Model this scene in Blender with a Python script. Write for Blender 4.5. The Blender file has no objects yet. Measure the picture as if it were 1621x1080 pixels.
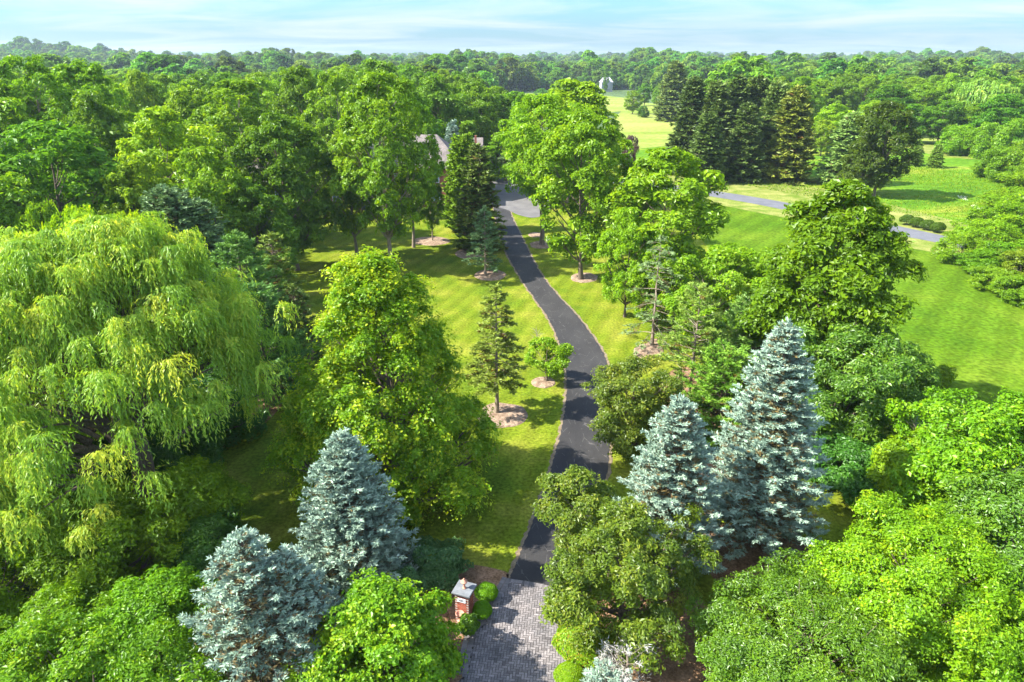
import bpy, math, random
import numpy as np
from mathutils import Vector

# ------------------------------------------------------------------ camera
PI = math.pi
HAZE = 0.00010
F = 1081.0; CX, CY = 810.5, 540.0; HC = 26.0
PITCH = math.atan(445.0 / F); CP, SP = math.cos(PITCH), math.sin(PITCH)
scene = bpy.context.scene
C = scene.collection
cam_data = bpy.data.cameras.new('camera')
cam = bpy.data.objects.new('camera', cam_data)
C.objects.link(cam)
cam.location = (0, 0, HC)
cam.rotation_euler = (PI / 2 - PITCH, 0, 0)
cam_data.sensor_width = 36.0
cam_data.lens = 36.0 * F / 1621.0
cam_data.clip_start = 0.5
cam_data.clip_end = 30000
scene.camera = cam

# ------------------------------------------------------------------ sky, sun, exposure
SHADOW = Vector((1.0, 0.13, 0)).normalized()      # direction the shadows fall
ELEV = math.radians(43)
to_sun = Vector((-SHADOW.x * math.cos(ELEV), -SHADOW.y * math.cos(ELEV), math.sin(ELEV)))
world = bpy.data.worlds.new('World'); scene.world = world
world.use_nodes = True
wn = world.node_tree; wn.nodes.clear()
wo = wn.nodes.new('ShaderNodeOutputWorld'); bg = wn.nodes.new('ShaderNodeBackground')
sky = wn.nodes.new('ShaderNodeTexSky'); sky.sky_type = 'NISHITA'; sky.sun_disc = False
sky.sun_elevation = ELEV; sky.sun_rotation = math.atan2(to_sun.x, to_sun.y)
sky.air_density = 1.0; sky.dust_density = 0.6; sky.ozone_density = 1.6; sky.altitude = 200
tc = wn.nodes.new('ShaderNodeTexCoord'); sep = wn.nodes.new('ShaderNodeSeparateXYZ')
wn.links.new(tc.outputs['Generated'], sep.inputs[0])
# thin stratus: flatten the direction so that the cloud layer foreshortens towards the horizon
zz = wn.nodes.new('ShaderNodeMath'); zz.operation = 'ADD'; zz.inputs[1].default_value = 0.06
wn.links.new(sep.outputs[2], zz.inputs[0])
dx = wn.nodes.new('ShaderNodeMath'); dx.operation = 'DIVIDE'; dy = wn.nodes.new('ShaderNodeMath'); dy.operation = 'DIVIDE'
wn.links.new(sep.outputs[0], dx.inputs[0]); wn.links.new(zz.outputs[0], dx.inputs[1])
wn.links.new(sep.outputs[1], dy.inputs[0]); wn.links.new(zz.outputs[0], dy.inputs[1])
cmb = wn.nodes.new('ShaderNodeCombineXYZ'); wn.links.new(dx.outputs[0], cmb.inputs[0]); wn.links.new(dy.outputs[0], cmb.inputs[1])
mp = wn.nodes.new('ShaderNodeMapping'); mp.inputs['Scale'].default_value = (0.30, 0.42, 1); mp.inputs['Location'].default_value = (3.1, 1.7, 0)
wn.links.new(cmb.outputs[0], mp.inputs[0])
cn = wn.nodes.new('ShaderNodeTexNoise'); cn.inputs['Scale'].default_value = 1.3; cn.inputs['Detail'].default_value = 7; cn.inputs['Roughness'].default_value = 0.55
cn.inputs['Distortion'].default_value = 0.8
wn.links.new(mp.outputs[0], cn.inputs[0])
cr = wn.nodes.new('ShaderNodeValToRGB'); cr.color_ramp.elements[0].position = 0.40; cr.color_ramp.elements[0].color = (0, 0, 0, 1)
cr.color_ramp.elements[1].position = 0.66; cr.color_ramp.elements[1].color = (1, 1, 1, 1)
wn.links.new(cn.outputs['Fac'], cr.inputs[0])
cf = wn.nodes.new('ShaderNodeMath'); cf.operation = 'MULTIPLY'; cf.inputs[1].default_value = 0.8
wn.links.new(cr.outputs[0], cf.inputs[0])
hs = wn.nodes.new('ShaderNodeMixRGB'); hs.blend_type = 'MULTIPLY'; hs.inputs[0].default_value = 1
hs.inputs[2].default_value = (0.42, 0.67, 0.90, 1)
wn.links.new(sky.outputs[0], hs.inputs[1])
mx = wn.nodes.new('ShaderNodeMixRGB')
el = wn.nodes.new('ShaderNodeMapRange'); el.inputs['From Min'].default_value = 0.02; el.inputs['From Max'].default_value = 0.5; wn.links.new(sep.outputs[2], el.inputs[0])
cc_ = wn.nodes.new('ShaderNodeMixRGB'); cc_.inputs[1].default_value = (1.45, 1.66, 1.78, 1); cc_.inputs[2].default_value = (9.6, 9.4, 9.0, 1)  # cloud colour boosted overhead, out of view, as added fill light
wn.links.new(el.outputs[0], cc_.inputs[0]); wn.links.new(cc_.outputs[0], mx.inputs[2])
dk = wn.nodes.new('ShaderNodeMapRange'); dk.inputs['From Min'].default_value = 0.0; dk.inputs['From Max'].default_value = 0.25; dk.inputs['To Min'].default_value = 0.225; dk.inputs['To Max'].default_value = 1.25  # sky dimmed near the visible horizon, raised overhead to add fill
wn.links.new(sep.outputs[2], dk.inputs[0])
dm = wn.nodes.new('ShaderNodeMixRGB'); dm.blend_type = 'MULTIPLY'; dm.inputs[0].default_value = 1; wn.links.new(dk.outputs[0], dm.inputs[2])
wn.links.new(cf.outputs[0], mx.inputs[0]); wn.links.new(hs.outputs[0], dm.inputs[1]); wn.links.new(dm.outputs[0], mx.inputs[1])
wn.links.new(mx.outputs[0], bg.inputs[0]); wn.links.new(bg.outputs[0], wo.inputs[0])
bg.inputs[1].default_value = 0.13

sun_d = bpy.data.lights.new('sun', 'SUN'); sun_d.energy = 5.0; sun_d.angle = math.radians(0.6); sun_d.color = (1.0, 0.95, 0.86)
sun = bpy.data.objects.new('sun', sun_d); C.objects.link(sun)
sun.rotation_euler = to_sun.to_track_quat('Z', 'Y').to_euler()
sun.location = (-60, -20, 80)
scene.view_settings.view_transform = 'Standard'; scene.view_settings.look = 'None'
scene.view_settings.gamma = 1; scene.view_settings.use_curve_mapping = False
scene.view_settings.exposure = 1.82
scene.render.engine = 'CYCLES'
cy = scene.cycles
cy.max_bounces = 7; cy.diffuse_bounces = 4; cy.glossy_bounces = 1; cy.transmission_bounces = 3
cy.transparent_max_bounces = 4; cy.volume_bounces = 0; cy.use_denoising = True
cy.caustics_reflective = False; cy.caustics_refractive = False
cy.sample_clamp_indirect = 4

# ------------------------------------------------------------------ pixel <-> world helpers
def pix_ang(y): return PITCH + math.atan((y - CY) / F)
def gpt(x, y, z=0.0):
    """ground point seen at photo pixel (x, y)"""
    v = (y - CY) / F; t = (HC - z) / (SP + CP * v)
    return (x - CX) / F * t, t * (CP - v * SP)
def gY(y): return gpt(0, y)[1]
def X_at(x, Y, z): return (x - CX) / F * (Y * CP + (HC - z) * SP)
def h_at(y, Y): return HC - Y * math.tan(pix_ang(y))
def smooth(a, b, x):
    t = np.clip((x - a) / (b - a), 0, 1); return t * t * (3 - 2 * t)
def terrain(x, y):
    x = np.asarray(x, float); y = np.asarray(y, float)
    d = np.hypot(x, y)
    h = 11.0 * smooth(800, 2600, d) + 9 * smooth(1500, 3500, d) * (0.5 + 0.5 * np.sin(x / 310.0 + 1.3) * np.cos(y / 420.0))
    for (hx, hy, rx, ry, hh) in ((-870, 1350, 150, 200, 26), (-640, 1200, 90, 150, 12), (-350, 1050, 60, 120, 14), (-270, 1000, 60, 100, 13), (-180, 980, 45, 90, 11), (-60, 940, 42, 90, 15), (10, 1000, 40, 80, 13), (215, 1080, 55, 100, 15), (330, 1500, 120, 150, 12), (800, 1300, 120, 150, 10), (1000, 1350, 140, 150, 11), (262, 800, 70, 80, 6), (-1250, 1500, 160, 200, 14)):
        h = h + hh * np.exp(-((x - hx) / rx) ** 2 - ((y - hy) / ry) ** 2)
    return h * smooth(600, 900, d)

# ------------------------------------------------------------------ object helpers
def tag(o, label=None, cat=None, group=None, kind=None):
    if label: o['label'] = label
    if cat: o['category'] = cat
    if group: o['group'] = group
    if kind: o['kind'] = kind
    return o
def empty(name, loc, rz=0.0):
    o = bpy.data.objects.new(name, None); C.objects.link(o)
    o.location = loc; o.rotation_euler = (0, 0, rz); o.empty_display_size = 0.5
    return o
class MB:
    """collects polygons (all quads or n-gons) with a per-face value"""
    def __init__(s): s.V = []; s.Fc = []; s.n = 0; s.val = []; s.poly = []; s.pv = []
    def quads(s, co, val=0.5):
        """co (n,4,3) loose quads"""
        co = np.asarray(co, np.float32); n = len(co)
        if n == 0: return
        s.V.append(co.reshape(-1, 3)); s.Fc.append(np.arange(n * 4).reshape(n, 4) + s.n); s.n += n * 4
        s.val.append(np.broadcast_to(np.asarray(val, np.float32), (n,)).copy())
    def mesh(s, verts, faces, val=0.5):
        verts = np.asarray(verts, np.float32); faces = np.asarray(faces)
        s.V.append(verts); s.Fc.append(faces + s.n); s.n += len(verts)
        s.val.append(np.broadcast_to(np.asarray(val, np.float32), (len(faces),)).copy())
    def ngon(s, verts, val=0.5):
        s.V.append(np.asarray(verts, np.float32)); s.poly.append(list(range(s.n, s.n + len(verts)))); s.n += len(verts); s.pv.append(val)
    def tube(s, pts, rad, k=6, val=0.5, cap=True):
        pts = np.asarray(pts, float); n = len(pts); rad = np.broadcast_to(np.asarray(rad, float), (n,))
        t = np.gradient(pts, axis=0); t /= np.linalg.norm(t, axis=1)[:, None] + 1e-9
        ref = np.array([0, 0, 1.0]) if abs(t[:, 2].mean()) < 0.8 else np.array([1.0, 0, 0])
        u = np.cross(t, ref); u /= np.linalg.norm(u, axis=1)[:, None] + 1e-9; w = np.cross(t, u)
        a = np.linspace(0, 2 * PI, k, endpoint=False)
        ring = pts[:, None] + rad[:, None, None] * (np.cos(a)[None, :, None] * u[:, None] + np.sin(a)[None, :, None] * w[:, None])
        i = np.arange(n - 1)[:, None] * k; j = np.arange(k)[None]; j2 = (j + 1) % k
        f = np.stack([i + j, i + j2, i + k + j2, i + k + j], -1).reshape(-1, 4)
        s.mesh(ring.reshape(-1, 3), f, val)
    def box(s, x0, x1, y0, y1, z0, z1, val=0.5, rz=0, org=(0, 0)):
        v = np.array([(x, y, z) for z in (z0, z1) for y in (y0, y1) for x in (x0, x1)], float)
        if rz:
            c, n = math.cos(rz), math.sin(rz); x = v[:, 0].copy(); v[:, 0] = x * c - v[:, 1] * n; v[:, 1] = x * n + v[:, 1] * c
        v[:, 0] += org[0]; v[:, 1] += org[1]
        s.mesh(v, [(0, 2, 3, 1), (4, 5, 7, 6), (0, 1, 5, 4), (2, 6, 7, 3), (0, 4, 6, 2), (1, 3, 7, 5)], val)
    def lathe(s, prof, k=20, org=(0, 0, 0), val=0.5):
        a = np.linspace(0, 2 * PI, k, endpoint=False)
        ring = np.array([[(org[0] + r * math.cos(t), org[1] + r * math.sin(t), org[2] + z) for t in a] for r, z in prof]).reshape(-1, 3)
        i = np.arange(len(prof) - 1)[:, None] * k; j = np.arange(k)[None]; j2 = (j + 1) % k
        s.mesh(ring, np.stack([i + j, i + j2, i + k + j2, i + k + j], -1).reshape(-1, 4), val)
    def make(s, name, smooth_shade=False):
        me = bpy.data.meshes.new(name)
        V = np.concatenate(s.V); Fq = np.concatenate(s.Fc) if s.Fc else np.zeros((0, 4), int)
        idx = Fq.reshape(-1); starts = np.arange(len(Fq)) * 4; vals = np.concatenate(s.val) if s.val else np.zeros(0, np.float32)
        if s.poly:
            extra = np.concatenate([np.array(p) for p in s.poly]); ln = np.array([len(p) for p in s.poly])
            starts = np.concatenate([starts, len(idx) + np.concatenate([[0], np.cumsum(ln)[:-1]])]); idx = np.concatenate([idx, extra])
            vals = np.concatenate([vals, np.array(s.pv, np.float32)])
        me.vertices.add(len(V)); me.vertices.foreach_set('co', V.astype(np.float32).ravel())
        me.loops.add(len(idx)); me.loops.foreach_set('vertex_index', idx.astype(np.int32))
        me.polygons.add(len(starts)); me.polygons.foreach_set('loop_start', starts.astype(np.int32))
        at = me.attributes.new('v', 'FLOAT', 'FACE'); at.data.foreach_set('value', vals.astype(np.float32))
        me.update(calc_edges=True)
        me.polygons.foreach_set('use_smooth', np.full(len(starts), smooth_shade))
        return me
    def build(s, name, mat, parent=None, smooth_shade=False, loc=None):
        me = s.make(name, smooth_shade); me.materials.append(mat)
        o = bpy.data.objects.new(name, me); C.objects.link(o)
        if parent is not None: o.parent = parent
        if loc is not None: o.location = loc
        return o

# ------------------------------------------------------------------ materials
def new_mat(name):
    m = bpy.data.materials.new(name); m.use_nodes = True; nt = m.node_tree; nt.nodes.clear()
    return m, nt
def leaf_mat(name, cols, trans=0.48, gloss=0.05, rough=0.4, hue=0.018, val=0.16, tw=(1.25, 1.12, 0.6)):
    """cols: colours along the face value v = 0 .. 1"""
    m, nt = new_mat(name); N = nt.nodes; L = nt.links
    out = N.new('ShaderNodeOutputMaterial'); at = N.new('ShaderNodeAttribute'); at.attribute_name = 'v'
    rp = N.new('ShaderNodeValToRGB'); e = rp.color_ramp.elements
    while len(e) < len(cols): e.new(0.5)
    for i, c in enumerate(cols): e[i].position = i / (len(cols) - 1); e[i].color = (*c, 1)
    L.new(at.outputs['Fac'], rp.inputs[0])
    oi = N.new('ShaderNodeObjectInfo')
    tint = N.new('ShaderNodeMixRGB'); tint.blend_type = 'MULTIPLY'; tint.inputs[0].default_value = 1
    L.new(rp.outputs[0], tint.inputs[1]); L.new(oi.outputs['Color'], tint.inputs[2])
    hsv = N.new('ShaderNodeHueSaturation')
    mh = N.new('ShaderNodeMapRange'); mh.inputs['To Min'].default_value = 0.5 - hue; mh.inputs['To Max'].default_value = 0.5 + hue
    L.new(oi.outputs['Random'], mh.inputs[0]); L.new(mh.outputs[0], hsv.inputs['Hue'])
    r2 = N.new('ShaderNodeMath'); r2.operation = 'MULTIPLY'; r2.inputs[1].default_value = 7.31
    r3 = N.new('ShaderNodeMath'); r3.operation = 'FRACT'; L.new(oi.outputs['Random'], r2.inputs[0]); L.new(r2.outputs[0], r3.inputs[0])
    mv = N.new('ShaderNodeMapRange'); mv.inputs['To Min'].default_value = 1 - val; mv.inputs['To Max'].default_value = 1 + val
    L.new(r3.outputs[0], mv.inputs[0]); L.new(mv.outputs[0], hsv.inputs['Value']); L.new(tint.outputs[0], hsv.inputs['Color'])
    d = N.new('ShaderNodeBsdfDiffuse'); t = N.new('ShaderNodeBsdfTranslucent'); g = N.new('ShaderNodeBsdfGlossy')
    g.inputs['Roughness'].default_value = rough; g.inputs['Color'].default_value = (0.9, 0.95, 0.9, 1)
    tm = N.new('ShaderNodeMixRGB'); tm.blend_type = 'MULTIPLY'; tm.inputs[0].default_value = 1; tm.inputs[2].default_value = (*tw, 1)
    L.new(hsv.outputs[0], tm.inputs[1]); L.new(hsv.outputs[0], d.inputs[0]); L.new(tm.outputs[0], t.inputs[0])
    m1 = N.new('ShaderNodeMixShader'); m1.inputs[0].default_value = trans; L.new(d.outputs[0], m1.inputs[1]); L.new(t.outputs[0], m1.inputs[2])
    m2 = N.new('ShaderNodeMixShader'); m2.inputs[0].default_value = gloss; L.new(m1.outputs[0], m2.inputs[1]); L.new(g.outputs[0], m2.inputs[2])
    L.new(m2.outputs[0], out.inputs[0])
    return m
def noise_mat(name, c1, c2, scale=1.0, detail=6, c3=None, rough=0.9, bump=0.0, bscale=30, fine=0.0, fscale=25, attr=None, spec=0.3, pos=(0.35, 0.65), stretch=(1, 1, 1), stripes=None):
    m, nt = new_mat(name); N = nt.nodes; L = nt.links
    out = N.new('ShaderNodeOutputMaterial'); p = N.new('ShaderNodeBsdfPrincipled'); L.new(p.outputs[0], out.inputs[0])
    p.inputs['Roughness'].default_value = rough; p.inputs['Specular IOR Level'].default_value = spec
    geo = N.new('ShaderNodeTexCoord'); mpp = N.new('ShaderNodeMapping'); mpp.inputs['Scale'].default_value = stretch
    L.new(geo.outputs['Object'], mpp.inputs[0])
    n1 = N.new('ShaderNodeTexNoise'); n1.inputs['Scale'].default_value = scale; n1.inputs['Detail'].default_value = detail; n1.inputs['Roughness'].default_value = 0.6
    L.new(mpp.outputs[0], n1.inputs[0])
    rp = N.new('ShaderNodeValToRGB'); e = rp.color_ramp.elements
    e[0].position = pos[0]; e[0].color = (*c1, 1); e[1].position = pos[1]; e[1].color = (*c2, 1)
    if c3: x = e.new((pos[0] + pos[1]) / 2); x.color = (*c3, 1)
    L.new(n1.outputs['Fac'], rp.inputs[0]); col = rp.outputs[0]
    def vary(col, src, lo, hi):
        mr = N.new('ShaderNodeMapRange'); mr.inputs['From Min'].default_value = 0.3; mr.inputs['From Max'].default_value = 0.7
        mr.inputs['To Min'].default_value = lo; mr.inputs['To Max'].default_value = hi; L.new(src, mr.inputs[0])
        q = N.new('ShaderNodeMixRGB'); q.blend_type = 'MULTIPLY'; q.inputs[0].default_value = 1
        L.new(col, q.inputs[1]); L.new(mr.outputs[0], q.inputs[2]); return q.outputs[0]
    if fine:
        n2 = N.new('ShaderNodeTexNoise'); n2.inputs['Scale'].default_value = fscale; n2.inputs['Detail'].default_value = 4; L.new(geo.outputs['Object'], n2.inputs[0])
        col = vary(col, n2.outputs['Fac'], 1 - fine, 1 + fine)
    if stripes:
        ang, width, amp = stripes
        m2 = N.new('ShaderNodeMapping'); m2.inputs['Rotation'].default_value = (0, 0, ang); L.new(geo.outputs['Object'], m2.inputs[0])
        w = N.new('ShaderNodeTexWave'); w.inputs['Scale'].default_value = 0.314 / width; w.inputs['Distortion'].default_value = 1.5; w.inputs['Detail'].default_value = 3; w.inputs['Detail Scale'].default_value = 0.6
        L.new(m2.outputs[0], w.inputs[0]); col = vary(col, w.outputs['Fac'], 1 - amp, 1 + amp)
    if attr:
        a = N.new('ShaderNodeAttribute'); a.attribute_name = 'v'
        mr = N.new('ShaderNodeMapRange'); mr.inputs['To Min'].default_value = attr[0]; mr.inputs['To Max'].default_value = attr[1]; L.new(a.outputs['Fac'], mr.inputs[0])
        q = N.new('ShaderNodeMixRGB'); q.blend_type = 'MULTIPLY'; q.inputs[0].default_value = 1; L.new(col, q.inputs[1]); L.new(mr.outputs[0], q.inputs[2]); col = q.outputs[0]
    L.new(col, p.inputs['Base Color'])
    if bump:
        nb = N.new('ShaderNodeTexNoise'); nb.inputs['Scale'].default_value = bscale; nb.inputs['Detail'].default_value = 5; L.new(geo.outputs['Object'], nb.inputs[0])
        b = N.new('ShaderNodeBump'); b.inputs['Strength'].default_value = bump; b.inputs['Distance'].default_value = 0.05
        L.new(nb.outputs['Fac'], b.inputs['Height']); L.new(b.outputs[0], p.inputs['Normal'])
    return m

M = {}
M['maple'] = leaf_mat('maple_leaves', [(0.085, 0.20, 0.004), (0.165, 0.34, 0.005), (0.36, 0.46, 0.008)], gloss=.015, hue=.005, val=.05)
M['green'] = leaf_mat('broadleaf', [(0.092, 0.19, 0.004), (0.158, 0.30, 0.004), (0.28, 0.41, 0.006)], gloss=.015, hue=.010, val=.12)
M['dark'] = leaf_mat('dark_broadleaf', [(0.035, 0.11, 0.009), (0.060, 0.165, 0.011), (0.11, 0.23, 0.014)], gloss=.02, hue=.006, val=.08)
M['gloss'] = leaf_mat('glossy_leaves', [(0.055, 0.14, 0.005), (0.10, 0.235, 0.006), (0.21, 0.36, 0.012)], gloss=0.03, rough=0.42, hue=.004, val=.05)
M['olive'] = leaf_mat('olive_leaves', [(0.060, 0.11, 0.009), (0.125, 0.195, 0.010), (0.27, 0.28, 0.022)], gloss=0.02, hue=.003, val=.06)
M['lime'] = leaf_mat('lime_leaves', [(0.12, 0.25, 0.005), (0.21, 0.38, 0.006), (0.36, 0.46, 0.015)], gloss=.015, hue=.004, val=.05)
M['azalea'] = leaf_mat('azalea_leaves', [(0.08, 0.22, 0.006), (0.19, 0.36, 0.008), (0.50, 0.27, 0.04)], gloss=.02, hue=.003)
M['willow'] = leaf_mat('willow_leaves', [(0.13, 0.27, 0.02), (0.26, 0.43, 0.03), (0.54, 0.58, 0.05)], gloss=0.02, tw=(1.2, 1.1, 0.6), hue=.002, val=.03)
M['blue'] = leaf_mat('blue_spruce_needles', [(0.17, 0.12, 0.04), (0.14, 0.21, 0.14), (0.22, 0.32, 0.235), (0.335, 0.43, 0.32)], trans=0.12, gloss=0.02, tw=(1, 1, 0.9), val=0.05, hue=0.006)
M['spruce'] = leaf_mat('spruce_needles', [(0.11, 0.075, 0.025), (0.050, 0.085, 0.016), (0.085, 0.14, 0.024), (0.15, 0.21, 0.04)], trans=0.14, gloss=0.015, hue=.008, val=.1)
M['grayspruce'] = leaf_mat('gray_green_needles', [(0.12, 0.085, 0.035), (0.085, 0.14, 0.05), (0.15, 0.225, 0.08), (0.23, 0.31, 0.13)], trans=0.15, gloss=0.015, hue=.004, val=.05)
M['pine'] = leaf_mat('pine_needles', [(0.14, 0.10, 0.025), (0.075, 0.17, 0.018), (0.15, 0.285, 0.035), (0.26, 0.39, 0.07)], trans=0.25, gloss=0.02, hue=.004, val=.05)
M['arbor'] = leaf_mat('arborvitae_sprays', [(0.07, 0.15, 0.008), (0.125, 0.24, 0.010), (0.20, 0.32, 0.015)], trans=0.2, gloss=.015, hue=.005, val=.05)
M['far'] = leaf_mat('far_crowns', [(0.06, 0.15, 0.008), (0.11, 0.23, 0.010), (0.20, 0.33, 0.015)], hue=0.03, val=0.5, gloss=.01)
M['ball'] = leaf_mat('boxwood_leaves', [(0.09, 0.24, 0.005), (0.15, 0.35, 0.006), (0.22, 0.42, 0.010)], gloss=.015, hue=.003, val=.03)
M['yew'] = leaf_mat('yew_needles', [(0.03, 0.08, 0.022), (0.055, 0.13, 0.035), (0.13, 0.22, 0.06)], trans=0.15, gloss=.02, hue=.003)
M['purple'] = leaf_mat('purple_leaves', [(0.05, 0.02, 0.022), (0.09, 0.035, 0.035), (0.14, 0.07, 0.05)])
M['deadtwig'] = leaf_mat('dead_twigs', [(0.16, 0.14, 0.11), (0.26, 0.235, 0.20), (0.38, 0.37, 0.33)], trans=0.0, gloss=0.02)
M['bark'] = noise_mat('bark', (0.075, 0.055, 0.038), (0.16, 0.125, 0.09), scale=3, stretch=(3, 3, 0.6), bump=0.6, bscale=12)
M['palebark'] = noise_mat('pale_bark', (0.15, 0.115, 0.08), (0.27, 0.22, 0.165), scale=3, stretch=(3, 3, 0.6), bump=0.5, bscale=12)
M['needlewood'] = noise_mat('conifer_bark', (0.09, 0.06, 0.04), (0.19, 0.14, 0.10), scale=3, stretch=(3, 3, 0.8), bump=0.5, bscale=12)

rng = np.random.default_rng(11)
def unit(v): return v / (np.linalg.norm(v, axis=-1, keepdims=True) + 1e-9)
def leaves(mb, P, Nn, size, aspect, val, rg, axis=None, fold=0.22):
    n = len(P); size = np.broadcast_to(size, (n,))[:, None]
    Nn = unit(Nn)
    if axis is None: axis = rg.normal(size=(n, 3))
    T = unit(axis - (axis * Nn).sum(1, keepdims=True) * Nn); B = np.cross(Nn, T)
    tip = T * size; side = B * size * aspect; dn = Nn * size * fold
    mb.quads(np.stack([P + tip - dn, P + side + dn * 0.3, P - tip - dn * 0.5, P - side + dn * 0.3], 1), val)

PROF = {
    'round': lambda t: np.sin(np.clip(t * 0.9 + 0.06, 0, 1) * PI) ** 0.55,
    'oval': lambda t: np.sin(np.clip(t * 0.93 + 0.04, 0, 1) * PI) ** 0.75,
    'pyr': lambda t: np.minimum(1, (t / 0.16 + 0.05)) ** 0.45 * (1 - t * 0.97) ** 0.72 * 1.12,
    'vase': lambda t: np.clip(0.35 + t * 1.2, 0, 1) * np.sin(np.clip(0.25 + t * 0.72, 0, 1) * PI) ** 0.6 * 1.05,
    'spread': lambda t: (1 - (2 * np.clip(t, 0.02, 0.98) - 0.75) ** 2 / 1.6) ** 0.8,
}
def broadleaf(seed, H, R, zb, prof='round', nb=22, per=9, rc=0.9, nl=30000, s=0.16, asp=0.55, flat=0.7, trunk_r=0.28, fork=0.5, rough=0.30, upv=0.45, lean=(0, 0), open_=0.0, spiky=0.0, newtips=0.25, bf=1.0):
    """-> crown mesh, trunk mesh; base at the origin"""
    rg = np.random.default_rng(seed); cr_ = MB(); tr = MB(); prf = PROF[prof]
    ga = 2.399963
    ph = rg.random(4) * 6.28
    def env(th, t):
        return 1 + rough * 0.5 * (np.sin(2 * th + ph[0] + 3 * t) + np.sin(3 * th + ph[1] - 5 * t) * 0.7 + np.sin(5 * th + ph[2] + 7 * t) * 0.4)
    tt = (np.arange(nb) + 0.5) / nb; tt = np.clip(tt + rg.normal(0, 0.03, nb), 0.03, 0.99)
    th = np.arange(nb) * ga + rg.normal(0, 0.35, nb) + ph[3]
    rad = prf(tt) * R * env(th, tt) * rg.uniform(0.55, 0.84, nb)
    rad[-3:] *= np.array([.55, .4, .2]); bz = zb + tt * (H - zb) * 0.97
    BC = np.stack([rad * np.cos(th) + lean[0] * tt, rad * np.sin(th) + lean[1] * tt, bz], 1)
    br = bf * R * rg.uniform(0.24, 0.40, nb) * (0.62 + 0.5 * prf(tt)) 
    # trunk
    k = 9; zt = np.linspace(0, zb + (H - zb) * 0.82, k)
    wob = np.cumsum(rg.normal(0, 0.10, (k, 2)), 0) * min(1, R / 4); wob[0] = 0
    tp = np.stack([wob[:, 0] + lean[0] * np.clip((zt - zb) / (H - zb), 0, 1) * 0.8, wob[:, 1] + lean[1] * np.clip((zt - zb) / (H - zb), 0, 1) * 0.8, zt], 1)
    trad = trunk_r * (1 - 0.86 * (zt / zt[-1]) ** 0.9); trad[0] *= 1.45
    tr.tube(tp, trad, 9)
    CCs = []; RCs = []; OUT = []
    for i in range(nb):
        z0 = np.clip(BC[i, 2] - (rad[i] * 0.75 + br[i] * 0.4), zb * 0.75, zt[-1]); j = np.interp(z0, zt, np.arange(k)); a = np.array([np.interp(z0, zt, tp[:, 0]), np.interp(z0, zt, tp[:, 1]), z0])
        b = BC[i]; mid = (a + b) / 2 + np.array([(b[0] - a[0]) * 0.12, (b[1] - a[1]) * 0.12, -0.10 * rad[i]]) + rg.normal(0, 0.15, 3)
        q = np.linspace(0, 1, 6)[:, None]; P = (1 - q) ** 2 * a + 2 * q * (1 - q) * mid + q ** 2 * b
        r0 = np.interp(z0, zt, trad) * 0.55
        tr.tube(P, np.linspace(r0, max(0.02, r0 * 0.25), 6), 6)
        m = max(3, int(per * (br[i] / (bf * R * 0.32)) ** 2 * rg.uniform(0.8, 1.2)))
        d = unit(rg.normal(size=(m, 3)) + np.array([BC[i, 0] / R, BC[i, 1] / R, 0.55]) * 0.75)
        cc = BC[i] + d * br[i] * rg.uniform(0.55, 1.0, (m, 1)) * np.array([1, 1, 0.8])
        for c in cc[:: 2]:
            tr.tube(np.array([P[3], (P[4] + c) / 2 + rg.normal(0, .08, 3), c]), [r0 * 0.3, r0 * 0.18, 0.012], 4)
        CCs.append(cc); RCs.append(rc * rg.uniform(0.55, 1.25, m)); OUT.append(d)
    CCs = np.concatenate(CCs); RCs = np.concatenate(RCs); OUT = np.concatenate(OUT)
    cz = (CCs[:, 2] - zb) / (H - zb)
    CCs[:, 2] = np.clip(CCs[:, 2], zb * 0.8, H - RCs * 0.35)
    w = RCs ** 2; cnt = np.maximum(4, (nl * w / w.sum()).astype(int))
    ci = np.repeat(np.arange(len(CCs)), cnt); n = len(ci)
    axis_out = np.stack([CCs[:, 0] - lean[0] * cz, CCs[:, 1] - lean[1] * cz, (cz - 0.35) * R], 1); axis_out = unit(axis_out)
    d = unit(rg.normal(size=(n, 3)) + 0.55 * axis_out[ci] + np.array([0, 0, upv]))
    rr = rg.uniform(0.35 if open_ == 0 else 0.2, 1.0, n) ** 0.6
    # sprays: several twig directions per clump stick further out
    tw = np.sin(ci * 12.9898 + np.floor((np.arctan2(d[:, 1], d[:, 0]) + PI) / 0.9) * 78.233 + np.floor(d[:, 2] * 2) * 37.7) * 43758.5
    tw = tw - np.floor(tw)
    rr = rr * (0.72 + 0.5 * tw + spiky * (tw > 0.75))
    P = CCs[ci] + d * (RCs[ci] * rr)[:, None] * np.array([1, 1, flat])
    P[:, 2] -= 0.12 * RCs[ci] * rr ** 2
    P[:, 2] = np.maximum(P[:, 2], 0.08)
    Nn = d * 0.55 + axis_out[ci] * 0.15 + np.array([0, 0, 0.55]) + rg.normal(0, 0.42, (n, 3))
    cv = rg.normal(0.42, 0.12, len(CCs))[ci]
    v = np.clip(cv + rg.normal(0, 0.13, n) + newtips * (rr > 1.0) * rg.random(n) , 0, 1)
    leaves(cr_, P, Nn, s * np.clip(np.exp(rg.normal(-.05, .34, n)), .4, 2.0), asp * rg.uniform(.75, 1.2, n)[:, None], v, rg)
    return cr_, tr

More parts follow.
